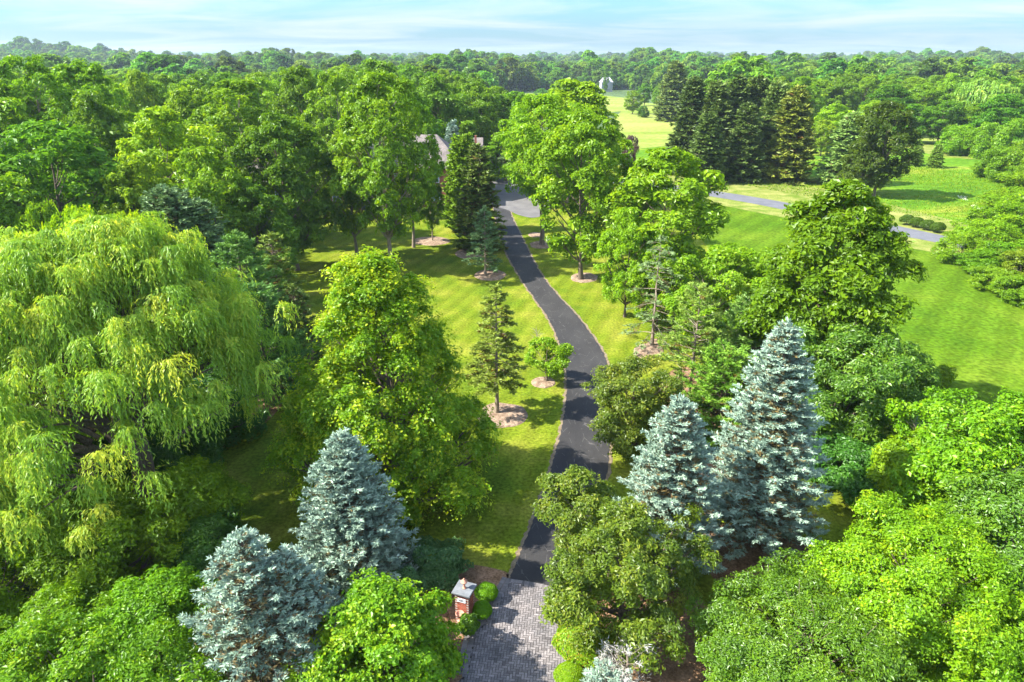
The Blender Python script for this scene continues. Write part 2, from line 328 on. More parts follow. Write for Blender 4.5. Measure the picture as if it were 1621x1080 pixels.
def conifer(seed, H, R, zb, dz=0.4, per=7, taper=0.85, up=0.25, droop=0.35, nt=16, nbl=7, bl=0.13, bw=0.028, sparse=0.0, brown=0.3, tuft=0.22, trunk_r=0.16, rag=0.22, tipup=0.25, leaders=None, hang=0.0, sweep=0.6):
    rg = np.random.default_rng(seed); cr_ = MB(); tr = MB()
    tr.tube(np.stack([np.zeros(8), np.zeros(8), np.linspace(0, H * 0.985, 8)], 1) + np.c_[rg.normal(0, .02, (8, 2)), np.zeros(8)], np.linspace(trunk_r, 0.015, 8) * np.array([1.3] + [1] * 7), 8)
    tops = [(0, 0, H, R, zb)] + (leaders or [])
    O = []; D = []; LN = []; VV = []
    for (ox, oy, TH, TR, TZ) in tops:
        if ox or oy: tr.tube([(0, 0, TZ), (ox * 0.8, oy * 0.8, TZ + 0.5), (ox, oy, TH * 0.97)], [0.07, 0.05, 0.015], 6)
        z = TZ; k = 0
        while z < TH - 0.15:
            t = (z - TZ) / (TH - TZ); L0 = TR * (1 - t) ** taper * (0.86 + 0.14 * min(1, t * 8)) + 0.12
            nbr = max(4, int(per * (0.55 + 0.45 * (1 - t))))
            for b in range(nbr):
                if rg.random() < sparse * 0.5: continue
                th = b * 2 * PI / nbr + k * 1.1 + rg.normal(0, 0.16)
                L = L0 * (1 + rg.normal(0, rag)); L = min(max(L, 0.15), L0 * 1.22)
                zz_ = z + rg.normal(0, dz * 0.3)
                ss = np.linspace(0, 1, 7); sl = up * (t * 1.5 + 0.1) 
                px = ox + np.cos(th) * L * ss; py = oy + np.sin(th) * L * ss
                pz = zz_ + L * (sl * ss - droop * (1 - t * 0.7) * ss ** 1.6 + tipup * ss ** 3 * (1 - t * 0.5))
                pz = np.maximum(pz, 0.1 + 0.1 * ss)
                Pb = np.stack([px, py, pz], 1)
                tr.tube(Pb, np.linspace(0.012 + 0.012 * L, 0.006, 7), 4)
                m = max(4, int(nt * (0.35 + 0.65 * L / TR)))
                s0 = rg.uniform(0.12 + sparse * 0.25, 1, m) ** 0.75; s0[0] = 1.0; s0[1] = 0.93
                base = np.stack([np.interp(s0, ss, Pb[:, q]) for q in range(3)], 1)
                sd = np.where(rg.random(m) < 0.5, -1, 1); sa = rg.uniform(0.35, 1.1, m) * sd * np.where(s0 > 0.97, 0.1, 1)
                tl = (tuft * min(1.0, 0.4 + L0 * 0.8) + 0.36 * L * (1 - s0) * rg.uniform(0.5, 1.1, m)) * rg.uniform(0.8, 1.2, m)
                tilt = rg.normal(0.0, 0.16, m) + tipup * 0.5 - hang
                dd = np.stack([np.cos(th + sa), np.sin(th + sa), tilt], 1)
                O.append(base); D.append(unit(dd)); LN.append(tl)
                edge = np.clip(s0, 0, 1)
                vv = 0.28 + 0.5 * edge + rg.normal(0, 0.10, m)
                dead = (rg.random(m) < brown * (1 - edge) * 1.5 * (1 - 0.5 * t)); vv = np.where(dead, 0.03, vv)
                VV.append(vv)
            z += dz * rg.uniform(0.75, 1.25) * (1 - 0.4 * t); k += 1
        m = 10
        O.append(np.tile([[ox, oy, TH - 0.35]], (m, 1)) + np.c_[np.zeros((m, 2)), rg.uniform(-.1, .3, m)]); D.append(unit(np.c_[rg.normal(0, 0.28, (m, 2)), np.ones(m)])); LN.append(np.full(m, 0.35)); VV.append(np.full(m, 0.9))
    O = np.concatenate(O); D = np.concatenate(D); LN = np.concatenate(LN); VV = np.concatenate(VV)
    nb_ = np.maximum(3, (nbl * (LN / tuft) ** 0.8).astype(int)); ti = np.repeat(np.arange(len(O)), nb_); n = len(ti)
    u = rg.uniform(0.0, 1, n)
    side = unit(np.cross(D, np.array([0, 0, 1.0])))[ti]
    sgn = np.where(rg.random(n) < 0.5, -1, 1)
    bd = unit(D[ti] * sweep + side * (sgn * rg.uniform(0.1, 1.0, n))[:, None] + np.c_[np.zeros((n, 2)), rg.normal(0.12 - hang * 0.6, 0.28, n)])
    P = O[ti] + D[ti] * (u * LN[ti])[:, None] + bd * (bl * 0.7)
    P[:, 2] = np.maximum(P[:, 2], 0.06)
    Nn = np.cross(bd, rg.normal(size=(n, 3)) + 0) + np.array([0, 0, 0.55])
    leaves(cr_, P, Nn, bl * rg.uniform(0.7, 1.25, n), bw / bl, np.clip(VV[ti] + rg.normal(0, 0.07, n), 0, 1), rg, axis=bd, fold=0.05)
    return cr_, tr

def willow(seed, H, R, nb=46, per=7, ns=30, nleaf=20, s=0.12, asp=0.22, trunk_r=0.55, hang=(1.2, 3.4), mound=1.5, low=0.18):
    rg = np.random.default_rng(seed); cr_ = MB(); tr = MB()
    ga = 2.399963; MC = []; MR = []
    k = 7; zt = np.linspace(0, H * 0.42, k); tp = np.stack([0.5 * np.sin(zt * 0.3), 0.3 * np.sin(zt * 0.4), zt], 1)
    tr.tube(tp, np.linspace(trunk_r * 1.35, trunk_r * 0.8, k), 12)
    for q in range(7):        # big limbs
        a = q * 0.9 + rg.normal(0, 0.2); e = np.array([math.cos(a) * R * 0.6, math.sin(a) * R * 0.6, H * rg.uniform(0.5, 0.8)])
        s0 = tp[-1 - q % 4]; m = s0 * 0.55 + e * 0.45 + np.array([0, 0, -0.4])
        qq = np.linspace(0, 1, 8)[:, None]; Pm = (1 - qq) ** 2 * s0 + 2 * qq * (1 - qq) * m + qq ** 2 * e
        tr.tube(Pm + rg.normal(0, 0.09, Pm.shape), np.linspace(trunk_r * 0.62, 0.07, 8), 8)
    nsk = nb // 3
    for i in range(nb + nsk):
        t = (i + 0.5) / nb; th = i * ga + rg.normal(0, 0.2)
        if i >= nb: t = rg.uniform(.5, .95); th = rg.uniform(1.9, 4.9)
        r = R * math.sqrt(t) * rg.uniform(0.82, 0.93)
        zc = H * (low + (1 - low) * (1 - (r / R) ** 2.3) ** 0.6) - rg.uniform(0.3, 2.0)
        if t > 0.75 and rg.random() < 0.4 and math.cos(th) < .3: zc *= rg.uniform(0.55, 1)
        if i >= nb: zc = rg.uniform(3.0, 8.5)
        c = np.array([r * math.cos(th), r * math.sin(th), max(2.6, zc)])
        a = tp[-1] * 0.7 + c * 0.3; a[2] = min(a[2], c[2] * 0.72)
        qq = np.linspace(0, 1, 7)[:, None]; m = (a + c) / 2 + np.array([0, 0, 0.6])
        tr.tube((1 - qq) ** 2 * a + 2 * qq * (1 - qq) * m + qq ** 2 * c, np.linspace(0.15, 0.03, 7), 6)
        for j in range(max(2, int(per * rg.uniform(0.6, 1.4)))):
            dd = rg.normal(size=3) * np.array([1, 1, 0.45]); MC.append(c + dd * mound * 0.85); MR.append(mound * rg.uniform(0.5, 1.1))
    MC = np.array(MC); MR = np.array(MR); nm = len(MC)
    mi = np.repeat(np.arange(nm), ns); n = len(mi)
    outa = np.arctan2(MC[:, 1], MC[:, 0])[mi]
    ph = outa + rg.normal(0, 1.15, n); rho = MR[mi] * rg.uniform(0.25, 1.0, n)
    L = rg.uniform(hang[0], hang[1], n) * (MR[mi] / mound) ** 0.5; L = np.minimum(L, MC[mi, 2] - 0.3)
    st = np.tile(np.linspace(0.03, 1, nleaf), n) + rg.uniform(-.02, .02, n * nleaf); si = np.repeat(np.arange(n), nleaf)
    wob = rg.normal(0, 0.10, n)[si] * np.sin(st * 5 + ph[si])
    hor = rho[si] * (1 - (1 - np.clip(st, 0, 1)) ** 2.2) + wob
    P = MC[mi[si]] + np.stack([np.cos(ph[si]) * hor, np.sin(ph[si]) * hor, 0.42 * rho[si] * np.sin(np.clip(st * 2.4, 0, PI)) - L[si] * np.clip(st - 0.12, 0, 1) ** 1.25], 1)
    P += rg.normal(0, 0.035, P.shape)
    m = len(P)
    ax = np.stack([np.cos(ph[si]) * (1 - st) * 0.9, np.sin(ph[si]) * (1 - st) * 0.9, -0.25 - st], 1) + rg.normal(0, 0.33, (m, 3))
    Nn = np.stack([np.cos(ph[si]), np.sin(ph[si]), 0.5 + 0.6 * (1 - st)], 1) + rg.normal(0, 0.5, (m, 3))
    v = np.clip(0.45 + 0.35 * (rg.random(n) < 0.22)[si] * (1 - st) + rg.normal(0, 0.15, nm)[mi[si]] + rg.normal(0, 0.12, m), 0, 1)
    P[:, 2] = np.maximum(P[:, 2], 0.1)
    leaves(cr_, P, Nn, s * rg.uniform(0.7, 1.3, m), asp, v, rg, axis=ax, fold=0.1)
    return cr_, tr

def ballshrub(seed, rx, ry, h, n=4000, s=0.04, lump=0.05, asp=0.6):
    rg = np.random.default_rng(seed); cr_ = MB()
    d = unit(rg.normal(size=(n, 3))); d[:, 2] = np.where(d[:, 2] < -0.35, -d[:, 2], d[:, 2])
    k = 1 + lump * (np.sin(d[:, 0] * 7 + seed) + np.sin(d[:, 1] * 6 + 2) + np.sin(d[:, 2] * 8)) * 0.6
    rr = k * rg.uniform(0.86, 1.0, n)
    P = d * rr[:, None] * np.array([rx, ry, h * 0.5]) + np.array([0, 0, h * 0.5]); P[:, 2] = np.maximum(P[:, 2], 0.03)
    leaves(cr_, P, d + rg.normal(0, 0.5, (n, 3)), s * rg.uniform(0.7, 1.3, n), asp, np.clip(rg.normal(0.5, 0.17, n), 0, 1), rg)
    return cr_

# ------------------------------------------------------------------ tree placing
def put(name, x, y, crown_me, trunk_me, label, cat, group=None, rz=0.0, sc=(1, 1, 1), tint=(1, 1, 1), z=0.0, crown_name='crown'):
    r = empty(name, (x, y, z), rz); r.scale = sc
    tag(r, label, cat, group)
    c = bpy.data.objects.new(crown_name, crown_me); C.objects.link(c); c.parent = r; c.color = (*tint, 1)
    if trunk_me is not None:
        t = bpy.data.objects.new('trunk', trunk_me); C.objects.link(t); t.parent = r
    return r, c
def mk(pair, leafm, barkm='bark'):
    a = pair[0].make('crown'); a.materials.append(M[leafm])
    b = pair[1].make('trunk', True); b.materials.append(M[barkm])
    return a, b

# ================================================================== SETTING
def inside(poly, x, y):
    r = np.zeros(np.shape(x), bool); j = len(poly) - 1
    for i in range(len(poly)):
        xi, yi = poly[i]; xj, yj = poly[j]
        c = ((yi > y) != (yj > y)) & (x < (xj - xi) * (y - yi) / (yj - yi + 1e-12) + xi); r ^= c; j = i
    return r
def structure(o, name=None): o['kind'] = 'structure'; return o

gx = np.concatenate([-np.geomspace(60, 4300, 46)[::-1], np.linspace(-50, 50, 11), np.geomspace(60, 4300, 46)])
gy = np.concatenate([[-300, -100, -20], np.linspace(0, 300, 16), np.geomspace(330, 4600, 80)])
GX, GY = np.meshgrid(gx, gy); GZ = terrain(GX, GY)
nx, ny = len(gx), len(gy); ii = np.arange(ny - 1)[:, None] * nx; jj = np.arange(nx - 1)[None]
mb = MB(); mb.mesh(np.stack([GX, GY, GZ], -1).reshape(-1, 3), np.stack([ii + jj, ii + jj + 1, ii + nx + jj + 1, ii + nx + jj], -1).reshape(-1, 4))
M['ground'] = noise_mat('woodland_floor', (0.030, 0.060, 0.012), (0.075, 0.12, 0.022), scale=0.25, detail=8, fine=0.5, fscale=3, bump=0.6, bscale=4)
structure(mb.build('ground', M['ground'], smooth_shade=True))

def gpoly(pts, z): return [(*gpt(x, y), z) for x, y in pts]
def curve_pts(pts, k=6, closed=True):
    """Catmull-Rom"""
    P = np.array(pts, float); n = len(P); out = []
    for i in range(n if closed else n - 1):
        p0, p1, p2, p3 = (P[(i - 1) % n], P[i], P[(i + 1) % n], P[(i + 2) % n]) if closed else (P[max(i - 1, 0)], P[i], P[i + 1], P[min(i + 2, n - 1)])
        for t in np.linspace(0, 1, k, endpoint=False):
            out.append(0.5 * ((2 * p1) + (-p0 + p2) * t + (2 * p0 - 5 * p1 + 4 * p2 - p3) * t * t + (-p0 + 3 * p1 - 3 * p2 + p3) * t ** 3))
    if not closed: out.append(P[-1])
    return np.array(out)
def sheet(name, pts, z, mat, curved=False, kind='structure', jit=0.0):
    P = np.array([gpt(x, y) for x, y in pts])
    if curved: P = curve_pts(P, 8)
    if jit: P = P + rng.normal(0, jit, P.shape)
    mb = MB(); V = np.c_[P, np.full(len(P), z)]
    a = 0.5 * np.sum(P[:, 0] * np.roll(P[:, 1], -1) - np.roll(P[:, 0], -1) * P[:, 1])
    if a < 0: V = V[::-1]
    mb.ngon(V); o = mb.build(name, mat); o['kind'] = kind
    return o
M['lawn'] = noise_mat('home_lawn', (0.075, 0.122, 0.008), (0.170, 0.183, 0.022), scale=0.22, detail=8, c3=(0.112, 0.148, 0.010), fine=0.42, fscale=4.5, bump=1.0, bscale=14, stripes=(math.radians(19), 1.9, 0.085), rough=0.95, spec=0.02)
M['lawn2'] = noise_mat('field_lawn', (0.046, 0.100, 0.005), (0.092, 0.145, 0.010), scale=0.10, detail=9, c3=(0.064, 0.120, 0.006), fine=0.4, fscale=2.2, bump=1.0, bscale=15, stripes=(math.radians(38), 3.4, 0.09), rough=0.95, spec=0.02)
M['verge'] = noise_mat('dry_verge', (0.0864, 0.1368, 0.0144), (0.216, 0.216, 0.0648), scale=0.35, detail=8, fine=0.25, fscale=4, bump=0.5, bscale=15, rough=0.95, spec=0.02)
M['meadow'] = noise_mat('tall_meadow', (0.054, 0.1296, 0.00864), (0.18, 0.2016, 0.0252), scale=0.07, detail=9, c3=(0.0864, 0.1728, 0.0108), fine=0.35, fscale=0.8, bump=0.8, bscale=3, rough=0.95, spec=0.02, stretch=(0.5, 1.4, 1))
M['farfield'] = noise_mat('far_field', (0.1224, 0.18, 0.0216), (0.2304, 0.2448, 0.0648), scale=0.03, detail=8, fine=0.25, fscale=0.5, rough=0.95, spec=0.02, stretch=(0.4, 1.5, 1))
M['mulch'] = noise_mat('bark_mulch', (0.15, 0.10, 0.068), (0.30, 0.225, 0.16), scale=2.5, detail=8, fine=0.5, fscale=18, bump=0.8, bscale=20, rough=0.95, spec=0.02)
M['needles_bed'] = noise_mat('fallen_needles', (0.1224, 0.072, 0.036), (0.2592, 0.1584, 0.0936), scale=1.1, detail=8, fine=0.4, fscale=9, bump=0.6, bscale=16, rough=0.95, spec=0.02)

sheet('lawn', [(360, 1100), (330, 860), (345, 700), (392, 600), (440, 500), (455, 400), (480, 330), (560, 292), (760, 278), (980, 262), (1120, 300), (1150, 420), (1250, 500), (1430, 640), (1480, 760), (1500, 1100)], 0.012, M['lawn'])
sheet('field_lawn', [(1040, 300), (1145, 322), (1262, 345), (1400, 378), (1500, 397), (1700, 436), (2300, 560), (2500, 800), (1510, 720), (1440, 640), (1300, 560), (1200, 480)], 0.024, M['lawn2'])
sheet('meadow', [(1000, 262), (1140, 285), (1420, 335), (1700, 395), (2000, 400), (1900, 260), (1700, 225), (1500, 206), (1300, 206), (1000, 206)], 0.018, M['meadow'])
sheet('grass_verge', [(1000, 262), (1130, 272), (1250, 292), (1330, 303), (1450, 335), (1520, 352), (1620, 376), (1900, 430), (1900, 470), (1490, 402), (1400, 386), (1262, 349), (1145, 326), (1000, 296)], 0.032, M['verge'])
sheet('mown_path', [(1440, 236), (1470, 244), (1530, 252), (1640, 258), (1640, 249), (1530, 243), (1475, 229), (1430, 221)], 0.045, M['verge'])
sheet('far_meadow', [(960, 240), (1100, 228), (1130, 182), (1090, 168), (1020, 163), (985, 175), (960, 200)], 0.06, M['farfield'])
sheet('distant_meadow', [(770, 200), (860, 190), (990, 176), (1010, 157), (930, 149), (840, 148), (765, 153)], 0.09, M['farfield'])
sheet('mown_clearing', [(1270, 235), (1420, 235), (1560, 215), (1530, 200), (1380, 195), (1290, 200)], 0.05, M['farfield'])

# flowering patches of tall white weeds in the meadow
# road across the fields
M['road'] = noise_mat('road_asphalt', (0.085, 0.088, 0.098), (0.12, 0.122, 0.132), scale=0.5, detail=6, fine=0.12, fscale=6, rough=0.85)
up = [(700, 256), (1000, 286), (1150, 305.5), (1268, 325.5), (1345, 341), (1420, 358), (1502, 375.5), (1650, 408), (2000, 490)]
lo = [(700, 262), (1000, 294), (1150, 315.5), (1265, 337.5), (1340, 354), (1418, 372), (1494, 387), (1640, 422), (1960, 512)]
U_ = curve_pts([gpt(*p) for p in up], 6, False); L_ = curve_pts([gpt(*p) for p in lo], 6, False)
mb = MB(); n = len(U_); V = np.concatenate([np.c_[L_, np.full(n, 0.05)], np.c_[U_, np.full(n, 0.05)]]); i = np.arange(n - 1)
mb.mesh(V, np.stack([i, i + 1, n + i + 1, n + i], 1)); structure(mb.build('road', M['road']))

# driveway
def asphalt():
    m = noise_mat('driveway_asphalt', (0.018, 0.017, 0.017), (0.032, 0.0305, 0.029), scale=0.35, detail=7, fine=0.16, fscale=14, rough=0.82, bump=0.3, bscale=40, stretch=(1, 0.45, 1), spec=0.35)
    nt = m.node_tree; N = nt.nodes; L = nt.links; p = [x for x in N if x.type == 'BSDF_PRINCIPLED'][0]
    src = p.inputs['Base Color'].links[0].from_socket
    tcn = N.new('ShaderNodeTexCoord'); mpn = N.new('ShaderNodeMapping'); mpn.inputs['Rotation'].default_value = (0, 0, 0.15); mpn.inputs['Scale'].default_value = (1.6, 0.55, 1); L.new(tcn.outputs['Object'], mpn.inputs[0])
    v = N.new('ShaderNodeTexVoronoi'); v.feature = 'DISTANCE_TO_EDGE'; v.inputs['Scale'].default_value = 0.8; L.new(mpn.outputs[0], v.inputs[0])
    nn = N.new('ShaderNodeTexNoise'); nn.inputs['Scale'].default_value = 1.4; nn.inputs['Detail'].default_value = 5; L.new(tcn.outputs['Object'], nn.inputs[0])
    lt = N.new('ShaderNodeMath'); lt.operation = 'LESS_THAN'; lt.inputs[1].default_value = 0.012; L.new(v.outputs[0], lt.inputs[0])
    gt = N.new('ShaderNodeMath'); gt.operation = 'GREATER_THAN'; gt.inputs[1].default_value = 0.52; L.new(nn.outputs['Fac'], gt.inputs[0])
    mu = N.new('ShaderNodeMath'); mu.operation = 'MULTIPLY'; L.new(lt.outputs[0], mu.inputs[0]); L.new(gt.outputs[0], mu.inputs[1])
    m2 = N.new('ShaderNodeMath'); m2.operation = 'MULTIPLY'; m2.inputs[1].default_value = 0.45; L.new(mu.outputs[0], m2.inputs[0])
    mx_ = N.new('ShaderNodeMixRGB'); mx_.inputs[2].default_value = (0.13, 0.12, 0.11, 1); L.new(m2.outputs[0], mx_.inputs[0]); L.new(src, mx_.inputs[1]); L.new(mx_.outputs[0], p.inputs['Base Color'])
    return m
M['asphalt'] = asphalt()
DL = [(806, 917), (828, 866), (853, 800), (869, 752), (888, 683), (895, 640), (897, 610), (895, 583), (888, 550), (865, 500), (830, 450), (806, 410), (792, 375), (784, 345), (779, 318)]
DR = [(885, 932), (903, 870), (940, 800), (960, 752), (968, 683), (969, 640), (968, 610), (963, 583), (950, 550), (913, 500), (868, 450), (843, 410), (826, 375), (813, 349), (806, 330)]
Lc = curve_pts([gpt(*p) for p in DL], 24, False); Rc = curve_pts([gpt(*p) for p in DR], 24, False)
n = len(Lc); edge = rng.normal(0, 0.045, (2, n, 1)); Lc = Lc + edge[0]; Rc = Rc + edge[1]
mb = MB(); mb.mesh(np.concatenate([np.c_[Lc, np.full(n, 0.04)], np.c_[Rc, np.full(n, 0.04)]]), np.stack([np.arange(n - 1), n + np.arange(n - 1), n + 1 + np.arange(n - 1), 1 + np.arange(n - 1)], 1))
structure(mb.build('driveway', M['asphalt']))
M['court'] = noise_mat('court_asphalt', (0.09, 0.085, 0.085), (0.13, 0.125, 0.12), scale=0.4, detail=7, fine=0.12, fscale=10, rough=0.85)
sheet('parking_court', [(778, 322), (776, 300), (778, 288), (792, 283), (812, 283), (835, 289), (862, 303), (874, 322), (866, 338), (845, 345), (822, 341), (806, 334)], 0.046, M['court'], curved=True)
# pale worn edge strips of soil beside the asphalt
M['soil'] = noise_mat('bare_soil', (0.1152, 0.0864, 0.0504), (0.1944, 0.1512, 0.0936), scale=2, detail=7, fine=0.3, fscale=20, rough=0.95)
for S, sgn in ((Lc, -1), (Rc, 1)):
    w = 0.10 + 0.10 * np.abs(np.sin(np.arange(n) * 0.37)) + rng.random(n) * 0.10
    O_ = S + np.c_[sgn * w, np.zeros(n)]; mb = MB()
    mb.mesh(np.concatenate([np.c_[S - np.c_[sgn * 0.1 * np.ones(n), np.zeros(n)], np.full(n, 0.03)], np.c_[O_, np.full(n, 0.03)]]), np.stack([np.arange(n - 1), n + np.arange(n - 1), n + 1 + np.arange(n - 1), 1 + np.arange(n - 1)], 1))
    structure(mb.build('soil_edge', M['soil']))

# mulch beds
def bed(x, y, rx, ry, mat='mulch', z=0.05, name='mulch_bed'):
    pts = [(x + rx * math.cos(a) * (1 + rng.normal(0, .03)), y + ry * math.sin(a) * (1 + rng.normal(0, .03))) for a in np.linspace(0, 2 * PI, 18, endpoint=False)]
    P = np.array([gpt(*p) for p in pts]); P = curve_pts(P, 4); c = P.mean(0); mb = MB(); n = len(P)
    rings = [P, c + (P - c) * 0.93, c + (P - c) * 0.5]; zs = [0.015, z + 0.03, z + 0.10]
    V = np.concatenate([np.c_[r, np.full(n, q)] for r, q in zip(rings, zs)]); V[:, 2] += rng.normal(0, .012, len(V)) * (V[:, 2] > 0.02)
    i = np.arange(n); j = (i + 1) % n
    for k in range(2): mb.mesh(V, np.stack([k * n + i, k * n + n + i, k * n + n + j, k * n + j], 1)[:, ::-1]) if k == 0 else mb.mesh(V, np.stack([k * n + i, k * n + n + i, k * n + n + j, k * n + j], 1)[:, ::-1])
    mb.ngon(V[2 * n:]); return structure(mb.build(name, M[mat]))
for b in ((795, 658, 41, 20), (860, 606, 19, 9), (776, 436, 25, 9), (682, 382, 30, 7), (925, 440, 22, 8), (1026, 557, 24, 13), (857, 388, 19, 6), (742, 402, 22, 8), (1040, 545, 16, 8), (848, 372, 12, 4)): bed(*b)
sheet('needle_bed', [(1110, 850), (1150, 830), (1230, 840), (1290, 870), (1260, 920), (1185, 945), (1140, 925), (1120, 900)], 0.03, M['needles_bed'], True)
sheet('needle_bed', [(385, 640), (410, 585), (450, 560), (490, 520), (500, 560), (470, 600), (440, 650), (400, 680)], 0.03, M['needles_bed'], True)
sheet('needle_bed', [(1050, 600), (1100, 580), (1200, 590), (1230, 650), (1180, 760), (1100, 760), (1030, 700)], 0.03, M['needles_bed'], True)
sheet('planting_bed', [(640, 1100), (650, 930), (720, 895), (798, 905), (800, 925), (776, 965), (745, 1010), (745, 1100)], 0.03, M['needles_bed'], True)
sheet('planting_bed', [(895, 1110), (893, 1050), (893, 960), (884, 930), (930, 930), (1100, 940), (1140, 1100)], 0.03, M['needles_bed'], True)

# paved apron: herringbone pavers
apron = np.array([gpt(*p) for p in [(806, 917), (845, 923), (885, 932), (893, 965), (897, 1000), (900, 1040), (897, 1090), (900, 1170), (640, 1170), (690, 1120), (735, 1070), (748, 1010), (772, 975), (787, 950), (799, 930)]])
apc = curve_pts(apron, 1)
M['paver'] = noise_mat('clay_pavers', (0.115, 0.108, 0.108), (0.185, 0.165, 0.158), scale=0.8, detail=6, fine=0.3, fscale=30, attr=(0.6, 1.4), rough=0.85)
M['joint'] = noise_mat('paver_joint', (0.03, 0.025, 0.022), (0.06, 0.05, 0.045), scale=4, rough=0.95)
mb = MB(); V = np.c_[apron, np.full(len(apron), 0.035)]; a_ = 0.5 * np.sum(apron[:, 0] * np.roll(apron[:, 1], -1) - np.roll(apron[:, 0], -1) * apron[:, 1])
mb.ngon(V if a_ > 0 else V[::-1]); structure(mb.build('paver_base', M['joint']))
w = 0.135; g = 0.012; pv = MB(); rot = math.radians(-6); ox, oy = gpt(845, 930); n = 110
inner = apron.mean(0) + (apron - apron.mean(0)) * 0.985
for ix in range(-n, n):
    for iy in range(-n, 30):
        k = (ix - iy) % 4
        if k not in (0, 3): continue
        sx, sy = (2, 1) if k == 0 else (1, 2)
        cx, cyy = (ix + sx / 2) * w, (iy + sy / 2) * w
        x = ox + cx * math.cos(rot) - cyy * math.sin(rot); y = oy + cx * math.sin(rot) + cyy * math.cos(rot)
        if not inside(inner, x, y): continue
        h = 0.055 + rng.normal(0, .0015)
        pv.box(-sx * w / 2 + g, sx * w / 2 - g, -sy * w / 2 + g, sy * w / 2 - g, 0.036, h, float(np.clip(rng.normal(.5, .25), 0, 1)), rot, (x, y))
structure(pv.build('paver_apron', M['paver']))
# soldier course along the left edge and across the top
bc = MB()
def soldier(path, off, ww=0.24, d=0.115):
    P = curve_pts([gpt(*p) for p in path], 10, False); seg = np.r_[0, np.cumsum(np.linalg.norm(np.diff(P, axis=0), axis=1))]
    for s_ in np.arange(0.06, seg[-1], d + 0.008):
        x = np.interp(s_, seg, P[:, 0]); y = np.interp(s_, seg, P[:, 1]); x2 = np.interp(s_ + .05, seg, P[:, 0]); y2 = np.interp(s_ + .05, seg, P[:, 1])
        a = math.atan2(y2 - y, x2 - x); bc.box(-d / 2, d / 2, off - ww / 2, off + ww / 2, 0.037, 0.066 + rng.normal(0, .001), float(np.clip(rng.normal(.45, .2), 0, 1)), a, (x, y))
soldier([(806, 917), (799, 930), (787, 950), (772, 975), (748, 1010), (735, 1070)], 0.0)
soldier([(806, 917), (799, 930), (787, 950), (772, 975), (748, 1010), (735, 1070)], -0.26)
soldier([(806, 918), (845, 924), (885, 933)], -0.10)
soldier([(885, 932), (893, 965), (897, 1000), (900, 1040), (897, 1090)], 0.0)
structure(bc.build('paver_border', M['paver']))
# ================================================================== GATE PILLAR AND GARDEN ORNAMENTS
M['brick'] = noise_mat('red_brick', (0.20, 0.055, 0.035), (0.33, 0.10, 0.06), scale=3, fine=0.25, fscale=40, attr=(0.55, 1.35), rough=0.85)
M['mortar'] = noise_mat('mortar', (0.30, 0.27, 0.24), (0.40, 0.37, 0.33), scale=8, rough=0.95)
M['stone'] = noise_mat('limestone_cap', (0.11, 0.12, 0.13), (0.165, 0.175, 0.185), scale=3, fine=0.12, fscale=30, rough=0.8, bump=0.2, bscale=40)
M['terra'] = noise_mat('terracotta', (0.40, 0.17, 0.11), (0.52, 0.26, 0.18), scale=5, fine=0.15, fscale=30, rough=0.8)
M['white'] = noise_mat('white_paint', (0.66, 0.68, 0.70), (0.76, 0.77, 0.78), scale=5, rough=0.6)
M['ink'] = noise_mat('dark_paint', (0.015, 0.03, 0.05), (0.03, 0.05, 0.07), scale=5, rough=0.5)
PX, PY = X_at(735, 26.4, 2.0), 26.4
pil = tag(empty('brick_pillar', (PX, PY, 0), math.radians(-20)), 'red brick gate pillar with pale stone cap and number plate beside the paved apron', 'pillar')
hw = 0.36; mt = MB(); mt.box(-hw + .006, hw - .006, -hw + .006, hw - .006, 0, 1.83); mt.build('mortar_core', M['mortar'], pil)
bk = MB(); ch = 0.076
for c in range(24):
    z0 = c * ch + 0.004; z1 = z0 + 0.064
    for side in range(4):
        a = side * PI / 2; off = (0.0 if (c + side) % 2 else 0.12)
        x = -hw + (0.0 if (c + side) % 2 else 0.115)
        while x < hw - 0.02:
            x1 = min(x + 0.225, hw if (c + side) % 2 == 0 else hw - 0.115)
            if x1 - x > 0.03: bk.box(x + .004, x1 - .004, -hw - 0.002, -hw + 0.10, z0, z1, float(np.clip(rng.normal(.5, .28), 0, 1)), a)
            x = x1 + (0.001 if x1 < hw - .12 else 1)
bk.build('brickwork', M['brick'], pil)
cp = MB()
def slab(m, h, z0, z1, ch_=0.02):
    m.mesh([(sx * q, sy * q, z) for (q, z) in ((h - ch_, z0), (h, z0 + ch_), (h, z1 - ch_), (h - ch_, z1)) for sx, sy in ((-1, -1), (1, -1), (1, 1), (-1, 1))],
           [(k * 4 + i, k * 4 + (i + 1) % 4, k * 4 + 4 + (i + 1) % 4, k * 4 + 4 + i) for k in range(3) for i in range(4)] + [(0, 3, 2, 1), (12, 13, 14, 15)])
slab(cp, 0.43, 1.832, 1.90); slab(cp, 0.48, 1.902, 2.01)
cp.build('stone_cap', M['stone'], pil)
FIN = [(0, 0), (.10, 0), (.10, .03), (.055, .05), (.045, .08), (.06, .11), (.045, .15), (.05, .24), (.085, .29), (.14, .34), (.165, .38), (.17, .41), (.13, .42), (.12, .45), (.08, .50), (.04, .53), (.045, .56), (.025, .60), (0, .62)]
fn = MB(); fn.lathe([(r, z + 2.012) for r, z in FIN], 20); fn.build('finial', M['terra'], pil, True)
sg = MB(); sg.box(-0.235, 0.215, -hw - 0.028, -hw - 0.004, 1.44, 1.66); plate = sg.build('number_plate', M['white'], pil)
tcu = bpy.data.curves.new('house_number', 'FONT'); tcu.body = '422'; tcu.size = 0.17; tcu.align_x = 'CENTER'; tcu.align_y = 'CENTER'; tcu.extrude = 0.003; tcu.offset = 0.004
tob = bpy.data.objects.new('house_number', tcu); C.objects.link(tob); bpy.context.view_layer.update()
